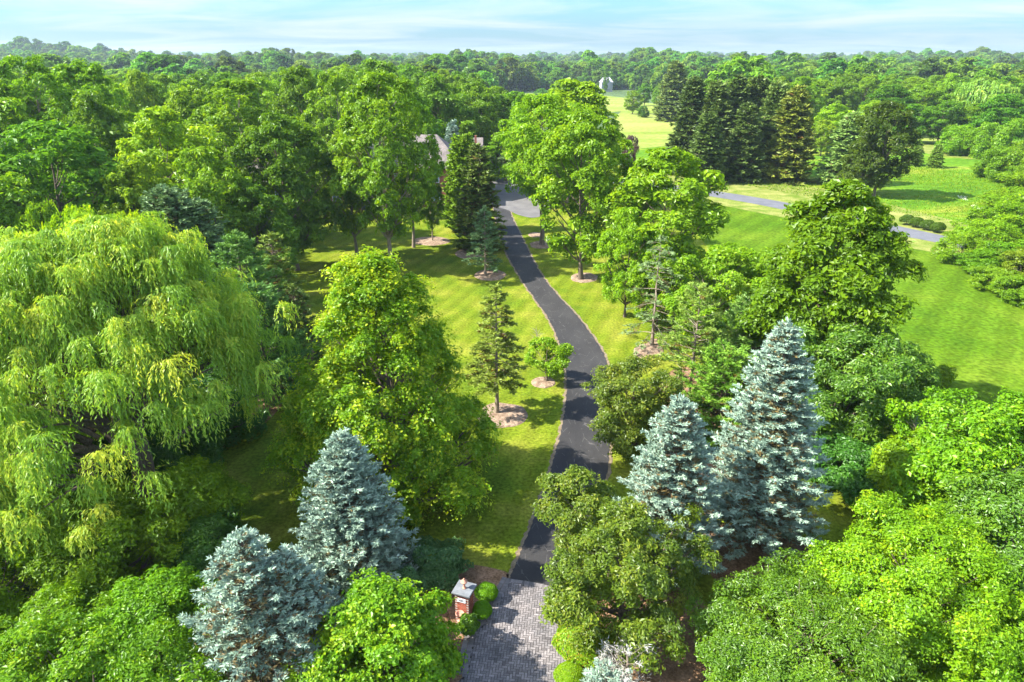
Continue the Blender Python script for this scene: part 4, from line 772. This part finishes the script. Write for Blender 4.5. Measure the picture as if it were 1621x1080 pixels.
FARM = [mk(broadleaf(270 + i, 16, 6.5, 1.5, pr, nb=20, per=6, rc=1.7, nl=3600, s=.62, asp=.6, trunk_r=.3, rough=.28), 'far') for i, pr in enumerate(('round', 'oval', 'round', 'spread'))]
SHR = [mk(broadleaf(290 + i, 6, 4.2, .3, 'round', nb=20, per=8, rc=.95, nl=14000, s=.16, asp=.5, trunk_r=.12, rough=.3), 'green') for i in range(3)]
LIBH = {'b': (20, 7), 't': (22, 7), 'c': (20, 4.6), 'f': (16, 6.5), 's': (6, 4.2)}
LIBS = {'b': BLm, 't': BTall, 'c': CONM, 'f': FARM, 's': SHR}
def L(kind, idx, name, px, pytop, Y, wpx, label, cat='tree', tint=(1, 1, 1), group=None, rz=None, H=None):
    if H is None: H = h_at(pytop, Y)
    z = float(terrain(X_at(px, Y, H), Y)); H = max(2.0, H - z); X = X_at(px, Y, H)
    R = wpx / 2 * (Y * CP + (HC - H * .5) * SP) / F
    h0, r0 = LIBH[kind]; ms = LIBS[kind]; a, b = ms[idx % len(ms)]
    return put(name, X, Y, a, b, label, cat, group, rz=rng.uniform(0, 6.28) if rz is None else rz, sc=(R / r0, R / r0, H / h0), tint=tint, z=z)
G1, G2, G3, G4 = (1, 1, 1), (.72, .8, .9), (1.35, 1.25, .9), (.85, 1.0, 1.6)
# left lawn group
L('t', 0, 'lawn_tree', 598, 118, gY(427), 160, 'tallest tree on the lawn, pale trunk and airy bright crown', tint=(1.1, 1.1, 1))
L('t', 1, 'lawn_tree', 548, 205, gY(408), 112, 'slim trunked tree on the lawn near the house window', tint=(1.15, 1.1, 1))
L('t', 2, 'lawn_tree', 640, 128, gY(392), 92, 'dark trunked full tree on the lawn hiding the house', tint=(.9, .95, 1))
L('t', 0, 'lawn_tree', 680, 275, gY(382), 42, 'smallest tree of the lawn group, thin trunk in a pale mulch ring', tint=(.9, .95, 1))
L('b', 1, 'lawn_tree', 470, 235, gY(375), 90, 'low branching tree at the wood edge facing the sunny lawn', tint=(.85, .95, 1))
# right of the driveway
L('b', 4, 'driveway_tree', 930, 178, gY(443), 155, 'stout trunked bright tree in a mulch bed beside the driveway', tint=(1.15, 1.12, 1))
T('driveway_tree', 862, 152, gY(389), 150, lambda H, R: broadleaf(321, H, R, H * .36, 'oval', nb=40, per=9, rc=1.2, nl=32000, s=.2, asp=.5, trunk_r=.34, rough=.3), 'tall bright tree whose trunk rises from a mulch ring by the parking court', 'tree', 'green', tint=(1.1, 1.1, 1))
L('b', 0, 'driveway_tree', 1062, 238, 76, 178, 'broad bright tree between the driveway trees and the open field lawn', tint=(1.1, 1.1, .9))
L('b', 2, 'driveway_tree', 1000, 330, 70, 80, 'low hanging bright branches beside the stout trunked tree', tint=(1.15, 1.15, .9))
L('b', 3, 'driveway_tree', 905, 128, 135, 165, 'wide bright crown behind the driveway trees below the far meadow', tint=(1.15, 1.12, .9))
L('b', 1, 'driveway_tree', 828, 148, 150, 45, 'narrow upright tree at the corner of the distant meadow', tint=(1, 1.05, 1))
L('b', 2, 'driveway_tree', 1050, 415, 66, 80, 'drooping bright branches over the thin half bare spruce', tint=(1.05, 1.1, .9), H=9)
L('s', 0, 'purple_shrub', 998, 196, 170, 24, 'dark purple leaved tree beside the bright crowns and the far meadow', H=9)[1].data = (lambda m: (m.materials.clear(), m.materials.append(M['purple']), m)[2])(SHR[0][0].copy())
# left wood, individually placed
LW = [('b', 0, 60, 196, 73, 235, 'broad blue green tree behind the willow top at the picture edge', (.65, .85, 1.5)),
      ('t', 1, 120, 98, 112, 150, 'tall bright tree breaking the skyline above the broad blue green tree', (1.05, 1.1, 1)),
      ('t', 0, 40, 92, 100, 150, 'tall bright tree at the picture edge reaching the skyline', (.95, 1.05, 1)),
      ('b', 1, 145, 150, 92, 130, 'dark green tree between the blue green one and the yellow green crowns', G2),
      ('b', 3, 215, 114, 142, 80, 'small topped bright tree poking above the wood', G1),
      ('b', 2, 250, 172, 84, 165, 'sunlit yellow green crown above the gray green cedar', G3),
      ('t', 2, 375, 128, 104, 160, 'tall bright rounded tree in the middle of the wood beside the lawn', G1),
      ('b', 4, 440, 180, 88, 150, 'deep green tree at the wood edge casting shade on the lawn', G2),
      ('b', 0, 472, 108, 132, 100, 'dark crown at the skyline above the deep green wood edge tree', G2),
      ('t', 1, 527, 112, 122, 100, 'bright crown behind the slim trunked lawn tree', G1),
      ('b', 2, 320, 235, 74, 130, 'mid green tree behind the feathery pine', G1),
      ('b', 1, 200, 250, 72, 120, 'yellow green tree between the cedar and the blue green tree', G3),
      ('b', 3, 300, 140, 118, 120, 'mid green crown behind the sunlit yellow green one', G1),
      ('b', 4, 395, 290, 74, 110, 'dark lower tree in the wood behind the narrow yellowish spruce', G2),
      ('b', 0, -60, 120, 95, 200, 'bright tree at the very edge of the wood beyond the willow', G1),
      ('b', 2, -70, 240, 62, 200, 'blue green tree outside the willow', G4),
      ('s', 0, 130, 335, 58, 110, 'lime shrub top peeping over the willow', (1.8, 1.5, 1)),
      ('s', 1, 60, 330, 60, 110, 'mid green shrub top peeping over the willow near the picture edge', G1),
      ('s', 2, 205, 345, 56, 90, 'small bright shrub top between the willow and the gray green cedar', (1.5, 1.3, 1)),
      ('b', 3, 590, 96, 170, 110, 'pale crown on the skyline above the tallest lawn tree', G1),
      ('b', 1, 690, 122, 165, 110, 'dark crown behind the house beside the tallest lawn trees', G2),
      ('b', 4, 745, 130, 178, 95, 'deep green round tree behind the pointed arborvitae', G2),
      ('b', 0, 785, 150, 185, 80, 'deep green tree at the end of the parking court', G2),
      ('b', 2, 800, 214, 160, 70, 'light green tree at the end of the parking court before the deep green ones', G1),
      ('b', 3, 640, 150, 150, 120, 'mid green tree over the roof of the house', (.85, .92, 1))]
for k, i_, px, pt, Y, wpx, lab, tn in LW: L(k, i_, 'woodland_tree', px, pt, Y, wpx, lab, tint=tn)
# conifers across the road
for n_, (px, pt, Y, wpx, lab, tn) in enumerate([
    (1072, 99, 330, 52, 'solitary tall spruce behind the conifer row at the far meadow edge', (1.4, 1.3, 1.3)),
    (1101, 124, 172, 62, 'first dark spruce of the row, beside the far meadow', (.75, .8, .9)),
    (1138, 131, 168, 62, 'second dark spruce of the row across the road', (.9, .9, .9)),
    (1172, 124, 170, 60, 'third spruce of the row, darkest and pointed', (.8, .82, .85)),
    (1204, 122, 172, 62, 'fourth spruce of the row, tall with open tip', (.85, .88, .9)),
    (1232, 132, 164, 58, 'fifth spruce of the row, gray green', (1.3, 1.25, 1.3)),
    (1264, 141, 160, 72, 'last spruce of the row, olive brown and broad', (1.6, 1.3, .9)),
    (1186, 165, 160, 60, 'shorter dark spruce filling the front of the row'.replace('front', 'face'), (.9, .9, .9)),
    (1125, 180, 158, 55, 'low bushy spruce at the foot of the row', (.9, .95, .9)),
    (1352, 181, 156, 64, 'silvery blue green spruce beside the black pine across the road', (1.9, 1.9, 2.4))]):
    FARCON = L('c', n_, 'tall_spruce', px, pt, Y, wpx, lab, 'spruce tree', tn)[1]
L('b', 1, 'black_pine', 1412, 162, 141, 98, 'large dark ragged pine standing in the meadow across the road', 'pine tree', (.45, .42, .75))
L('b', 3, 'black_pine', 1378, 215, 143, 70, 'lower dark pine joined to the large ragged one', 'pine tree', (.5, .46, .8))
L('c', 1, 'meadow_conifer', 1487, 229, 182, 22, 'small lone conifer in the meadow beyond the road', 'conifer', (1.8, 1.9, 1.2))
L('c', 2, 'meadow_conifer', 1455, 222, 186, 22, 'small conifer in the meadow beside the large dark pine', 'conifer', (1.5, 1.6, 1.1))
# trees beyond the meadow
RW = [('b', 0, 1325, 165, 215, 62, 'yellow green tree between the conifer row and the silvery spruce', G3), ('b', 2, 1308, 190, 205, 40, 'low bright tree touching the last spruce of the row', G3),
      ('b', 1, 1385, 160, 232, 60, 'bright rounded tree behind the silvery spruce', G3), ('b', 3, 1415, 135, 262, 80, 'dark green domed tree behind the large dark pine', (.55, .7, 1)),
      ('b', 4, 1465, 132, 268, 70, 'mid green tree beyond the meadow conifers', G1), ('b', 0, 1500, 160, 235, 60, 'mid green tree above the lone meadow conifer', (.7, .9, 1)),
      ('b', 2, 1450, 165, 238, 55, 'deep green tree at the meadow back edge', (.65, .85, 1)), ('b', 1, 1545, 165, 232, 60, 'green tree under the far pale willow', (.9, .92, .9)),
      ('b', 3, 1595, 150, 225, 80, 'blue green tree at the picture edge beyond the meadow', (.6, .85, 1.3)), ('b', 4, 1660, 150, 230, 90, 'tree beyond the meadow past the blue green one', G2),
      ('s', 0, 1530, 200, 208, 60, 'low spreading green thicket at the back corner of the meadow', (.95, 1, .9)), ('s', 1, 1570, 196, 200, 60, 'rounded thicket beside the back corner of the meadow', (.95, 1, .9)),
      ('s', 2, 1612, 190, 195, 60, 'taller thicket beyond the meadow at the picture edge', (.9, .95, .9)), ('s', 0, 1600, 235, 160, 62, 'bright green bush reaching into the meadow from the picture edge', G1),
      ('s', 1, 1575, 250, 165, 45, 'smaller bush ahead of the bright green one in the meadow', G1), ('s', 2, 1640, 225, 158, 80, 'big bush outside the meadow corner', G1),
      ('b', 3, 1350, 118, 320, 60, 'bright crown in the second line of trees beyond the meadow', G1), ('b', 1, 1290, 125, 300, 60, 'green crown beyond the last spruce of the row', G1)]
for k, i_, px, pt, Y, wpx, lab, tn in RW: L(k, i_, 'meadow_edge_tree' if k == 'b' else 'meadow_bush', px, pt, Y, wpx, lab, 'tree' if k == 'b' else 'bush', tn)
T('distant_willow', 1568, 128, 262, 92, lambda H, R: willow(305, H, R, nb=34, per=6, ns=14, nleaf=9, s=.5, asp=.35, hang=(2, 5), mound=2.6, low=.2), 'pale weeping willow standing out among the dark trees beyond the meadow', 'willow tree', 'willow', tint=(.8, .9, 1))
# thicket on the right of the field lawn
TH = [(1530, 372, 92, 70, 'green bush at the tip of the thicket where the road disappears', G1), (1563, 350, 99, 85, 'bright bush over the road end of the thicket', (1.1, 1.1, 1)), (1590, 322, 108, 95, 'tall bright bush behind the thicket tip', G1),
      (1640, 300, 118, 110, 'tall bush behind the thicket at the picture edge', G1), (1563, 398, 86, 75, 'dark rounded bush bordering the field lawn below the thicket tip', (.7, .85, 1)), (1588, 385, 88, 85, 'mid green bush in the middle of the thicket', (.8, .9, 1)),
      (1582, 425, 80, 70, 'grey green bush bordering the field lawn', (1.0, .95, 2.2)), (1625, 400, 82, 90, 'grey green bush with bare twigs inside the thicket', (1.1, .95, 2.6)), (1620, 440, 75, 70, 'grey green bush where the thicket meets the picture edge', (.9, .9, 2.0)),
      (1665, 455, 72, 90, 'bush past the thicket end', G2), (1680, 370, 92, 120, 'bush behind the thicket end', G1), (1600, 300, 128, 80, 'bush between the thicket and the meadow', G1), (1650, 265, 140, 100, 'tree sized bush between meadow and thicket', G1)]
for n_, (px, pt, Y, wpx, lab, tn) in enumerate(TH): L('s', n_, 'thicket_bush', px, pt, Y, wpx, lab, 'bush', tn)
# small trees in the far meadows
for n_, (px, pt, Y, wpx, lab, tn, kd) in enumerate([(1003, 144, 372, 26, 'small round lawn tree with visible trunk in the far meadow', (1.3, 1.2, 1), 'b'), (1022, 132, 440, 26, 'pair of rounded trees behind the small lawn tree'.replace('pair of rounded trees', 'rounded tree'), (.9, 1, 1), 'b'),
     (1042, 136, 430, 20, 'slim rounded tree at the far meadow back edge', G1, 'b'), (1018, 168, 350, 18, 'dark low shrub beside the small round lawn tree', (.4, .6, 1.2), 's'), (858, 141, 520, 22, 'round green shrub on the distant meadow', (.7, .9, 1.2), 's'), (960, 109, 612, 9, 'dark tree standing before the middle of the tall white house', (.6, .75, 1), 'b'), (888, 137, 540, 14, 'tiny light shrub on the distant meadow edge', G1, 's')]):
    L(kd, n_, 'meadow_tree' if kd == 'b' else 'meadow_bush', px, pt, Y, wpx, lab, 'tree' if kd == 'b' else 'bush', tn)
# rough grasses and white weeds of the meadow
def tufts(name, poly, n, s, cols, seed, hmul=1.0):
    rg = np.random.default_rng(seed); G = np.array([gpt(*p) for p in poly]); lo, hi = G.min(0), G.max(0)
    P = rg.uniform(lo, hi, (n * 3, 2)); P = P[inside([tuple(g) for g in G], P[:, 0], P[:, 1])][:n]
    d_ = np.sin(P[:, 0] / 7) + np.sin(P[:, 1] / 9 + P[:, 0] / 13) + rg.normal(0, .8, len(P)); P = P[d_ > -.3]; n = len(P)
    mb = MB(); ss = s * rg.uniform(.5, 1.4, n)
    ax = np.c_[rg.normal(0, .35, (n, 2)), np.full(n, hmul)]
    leaves(mb, np.c_[P, ss * .7], np.c_[rg.normal(0, 1, (n, 2)), rg.normal(.3, .2, n)], ss, .5, np.clip(rg.normal(.45, .25, n), 0, 1), rg, axis=ax)
    o = mb.build(name, leaf_mat(name + '_blades', cols, trans=.3, gloss=0, hue=0, val=0)); o['kind'] = 'stuff'; return o
MEA = [(1140, 287), (1420, 337), (1560, 366), (1700, 385), (1650, 280), (1560, 262), (1430, 262), (1300, 250), (1150, 250)]
tufts('meadow_grass', MEA, 34000, .15, [(.07, .17, .008), (.13, .23, .010), (.24, .26, .03)], 61)
tufts('white_weeds', [(1537, 327), (1548, 325), (1562, 329), (1560, 334), (1545, 333)], 500, .16, [(.3, .35, .2), (.6, .62, .5), (.7, .7, .6)], 62)
tufts('white_weeds', [(1515, 310), (1530, 312), (1532, 318), (1520, 316)], 130, .16, [(.3, .35, .2), (.6, .62, .5), (.7, .7, .6)], 63)
# clipped shrubs beside the road
for n_, (px, lab) in enumerate([(1434, 'first round clipped shrub of the roadside row, nearest the deep green tree'.replace('nearest', 'beside')), (1449, 'second round clipped shrub of the roadside row'), (1466, 'third round clipped shrub of the roadside row'), (1483, 'fourth round clipped shrub of the roadside row, at the thicket end')]):
    gy_ = 352 + n_ * 4.2; X, Y = gpt(px, gy_ + 4); r = tag(empty('roadside_shrub', (X, Y, 0)), lab, 'shrub', 'clipped shrubs beside the road')
    ballshrub(40 + n_, 1.25, 1.0, 1.7, 3500, .10, .04).build('foliage', M['ball'], r).color = (.5, .42, .9, 1)
    st = MB(); st.tube([(0, 0, 0), (0, 0, .9)], [.06, .03], 6); st.build('stem', M['bark'], r)

# ------------------------------------------------------------------ rows of trees in the woods
def row(nm, Y, xa, xb, n_, tops, wpx, where, kinds='b', tints=(G1, G2, (.85, .95, 1), (1.1, 1.1, 1)), name='wood_tree', jy=8):
    for k in range(n_):
        px = xa + (xb - xa) * (k + .5) / n_ + rng.uniform(-.25, .25) * (xb - xa) / n_
        tp_ = np.interp(px, [t[0] for t in tops], [t[1] for t in tops]) + rng.uniform(-3, 4)
        tn = tints[rng.integers(len(tints))]; YY = Y + rng.uniform(-jy, jy)
        kd = kinds[rng.integers(len(kinds))]
        colr = {G1: 'mid green', G2: 'dark green', G3: 'yellow green'}.get(tn, 'bright green')
        L(kd, int(rng.integers(5)), name, px, tp_, YY, wpx * rng.uniform(.8, 1.25), '%s crown, %s along the %s' % (colr, ORD[k], where), 'tree', tn, nm)
ORD = ['first', 'second', 'third', 'fourth', 'fifth', 'sixth', 'seventh', 'eighth', 'ninth', 'tenth', 'eleventh', 'twelfth', 'thirteenth', 'fourteenth', 'fifteenth', 'sixteenth', 'seventeenth', 'eighteenth', 'nineteenth', 'twentieth', 'twenty-first', 'twenty-second', 'twenty-third', 'twenty-fourth']
row('trees in the wood beyond the willow', 150, -120, 560, 12, [(-100, 112), (200, 130), (400, 126), (560, 116)], 85, 'second line of the wood behind the willow')
row('trees in the wood beyond the willow', 190, -100, 620, 15, [(-100, 106), (150, 122), (300, 120), (620, 106)], 70, 'third line of the wood behind the willow')
row('trees in the wood beyond the willow', 240, -80, 680, 18, [(-100, 104), (150, 116), (300, 116), (620, 102), (700, 106)], 60, 'rearmost line of the wood behind the willow', jy=12)
row('trees in the wood behind the house', 205, 640, 830, 6, [(640, 112), (720, 118), (830, 150)], 62, 'line of trees behind the house', tints=(G2, (.85, .95, 1)))
row('trees in the wood behind the house', 260, 560, 800, 8, [(560, 104), (720, 108), (800, 140)], 52, 'upper line of trees behind the house', tints=(G2, G1, (.85, .95, 1)))
row('trees beyond the meadow', 300, 1280, 1720, 12, [(1280, 124), (1450, 120), (1620, 118), (1720, 116)], 52, 'second line of trees beyond the meadow', tints=(G1, G2, G3, (.8, .95, 1.1)))
row('trees behind the conifer row', 265, 1110, 1290, 6, [(1110, 128), (1290, 122)], 50, 'line of trees behind the conifer row', tints=(G1, (.85, .95, 1)))

# ================================================================== FAR WOOD: one mass of crowns
def farwood():
    rg = np.random.default_rng(77); pts = []
    y = 285.0
    while y < 4450:
        sp = 10.5 + (y - 285) * 0.0052
        half = min(y * 0.86 + 60, 3900)
        xs = np.arange(-half, half, sp * 1.15); xs = xs + rg.uniform(-.45, .45, len(xs)) * sp; ys = y + rg.uniform(-.5, .5, len(xs)) * sp
        pts.append(np.stack([xs, ys], 1)); y += sp
    P = np.concatenate(pts)
    holes = [[(955, 200), (962, 300), (1140, 300), (1135, 160), (1080, 158), (1050, 152), (1030, 148), (985, 158)], [(765, 205), (990, 205), (1030, 150), (1000, 143.5), (845, 143.5), (770, 150)], [(1270, 240), (1650, 240), (1560, 195), (1290, 195)]]
    keep = np.ones(len(P), bool)
    for h in holes: keep &= ~inside([gpt(*p) for p in h], P[:, 0], P[:, 1])
    for hx, hy, cl_ in ((262, 800, 110), (X_at(960, 640, 12), 640, 25), (X_at(908, 570, 5), 570, 30)):
        keep &= ~((np.abs(P[:, 0] - hx) < 14) & (P[:, 1] < hy + 12) & (P[:, 1] > hy - cl_) & (rg.random(len(P)) < .9) | (np.abs(P[:, 0] - hx) < 20) & (np.abs(P[:, 1] - hy) < 11))
    cl = (np.sin(P[:, 0] / 170 + 1) + np.sin(P[:, 1] / 140 + P[:, 0] / 260) + np.sin(P[:, 0] / 70 - P[:, 1] / 95) * .6)
    keep &= ~((cl > 1.9) & (P[:, 1] > 650))
    P = P[keep]; n = len(P); z = terrain(P[:, 0], P[:, 1])
    dist = P[:, 1]
    sc = (rg.uniform(.62, 1.25, n) + .45 * (rg.random(n) < .06)) * (1 + .12 * np.sin(P[:, 0] / 45) * np.cos(P[:, 1] / 60)); kd_ = np.where(rg.random(n) < .07, 5, rg.integers(0, 5, n)); sc = np.where(kd_ == 5, np.minimum(sc, 1.05) * .72, sc); sc *= np.interp(dist, [285, 700, 5000], [1.0, 1.15, 1.6])
    me = bpy.data.meshes.new('far_wood'); me.vertices.add(n); me.vertices.foreach_set('co', np.c_[P, z].astype(np.float32).ravel())
    for nm, arr, tp in (('sc', sc, 'FLOAT'), ('rot', rg.uniform(0, 6.28, n), 'FLOAT'), ('kd', kd_, 'INT')):
        a = me.attributes.new(nm, tp, 'POINT'); a.data.foreach_set('value', arr.astype(np.float32 if tp == 'FLOAT' else np.int32))
    o = bpy.data.objects.new('far_wood', me); C.objects.link(o); o['kind'] = 'stuff'
    # five existing crowns serve as the shapes of the mass
    src = []
    for k in range(5):
        Yk = 305 + k * 9; pxk = [-60, 150, 330, 520, 1560][k]
        r, c = L('f', k, 'wood_tree', pxk, 112, Yk, 40, ['pale', 'rounded', 'slightly taller', 'darker', 'single'][k] + ' crown at the near rim of the distant wood' + [', first from the picture edge', ' above the blue green tree', ' above the gray green cedar', ' above the lawn trees', ' beyond the meadow bushes'][k], 'tree', (G1, G2, G1, G2, G1)[k])
        src.append(c)
    src[4].data = src[4].data.copy(); src[4].color = (1.3, 1.2, 1.0, 1); src[1].color = (.6, .75, 1.0, 1); src[3].color = (.8, .9, 1.1, 1)
    ng = bpy.data.node_groups.new('far_wood', 'GeometryNodeTree')
    ng.interface.new_socket('Geometry', in_out='INPUT', socket_type='NodeSocketGeometry'); ng.interface.new_socket('Geometry', in_out='OUTPUT', socket_type='NodeSocketGeometry')
    gi = ng.nodes.new('NodeGroupInput'); go = ng.nodes.new('NodeGroupOutput'); jn = ng.nodes.new('GeometryNodeJoinGeometry')
    def attr(nm, tp):
        a = ng.nodes.new('GeometryNodeInputNamedAttribute'); a.data_type = tp; a.inputs[0].default_value = nm; return a.outputs[0]
    rt = ng.nodes.new('ShaderNodeCombineXYZ'); ng.links.new(attr('rot', 'FLOAT'), rt.inputs[2])
    src.append(FARCON)
    for k in range(6):
        ip = ng.nodes.new('GeometryNodeInstanceOnPoints'); oi = ng.nodes.new('GeometryNodeObjectInfo'); oi.inputs['Object'].default_value = src[k]; oi.inputs['As Instance'].default_value = True
        cmp_ = ng.nodes.new('FunctionNodeCompare'); cmp_.data_type = 'INT'; cmp_.operation = 'EQUAL'
        ins = [s for s in cmp_.inputs if s.type == 'INT']; ng.links.new(attr('kd', 'INT'), ins[0]); ins[1].default_value = k
        ng.links.new(gi.outputs[0], ip.inputs['Points']); ng.links.new(cmp_.outputs[0], ip.inputs['Selection']); ng.links.new(oi.outputs['Geometry'], ip.inputs['Instance'])
        ng.links.new(rt.outputs[0], ip.inputs['Rotation']); ng.links.new(attr('sc', 'FLOAT'), ip.inputs['Scale']); ng.links.new(ip.outputs[0], jn.inputs[0])
    ng.links.new(jn.outputs[0], go.inputs[0])
    md = o.modifiers.new('scatter', 'NODES'); md.node_group = ng
    print('far wood trees', n)
farwood()

# ================================================================== HAZE
if HAZE > 0:
    hz = MB(); hz.box(-4400, 4400, -400, 4700, -1.2, 95)
    m, nt = new_mat('haze'); out = nt.nodes.new('ShaderNodeOutputMaterial'); v = nt.nodes.new('ShaderNodeVolumePrincipled')
    v.inputs['Color'].default_value = (0.72, 0.86, 1.0, 1); v.inputs['Density'].default_value = HAZE; v.inputs['Anisotropy'].default_value = 0.2
    nt.links.new(v.outputs[0], out.inputs['Volume'])
    h = hz.build('haze', m); h['kind'] = 'stuff'
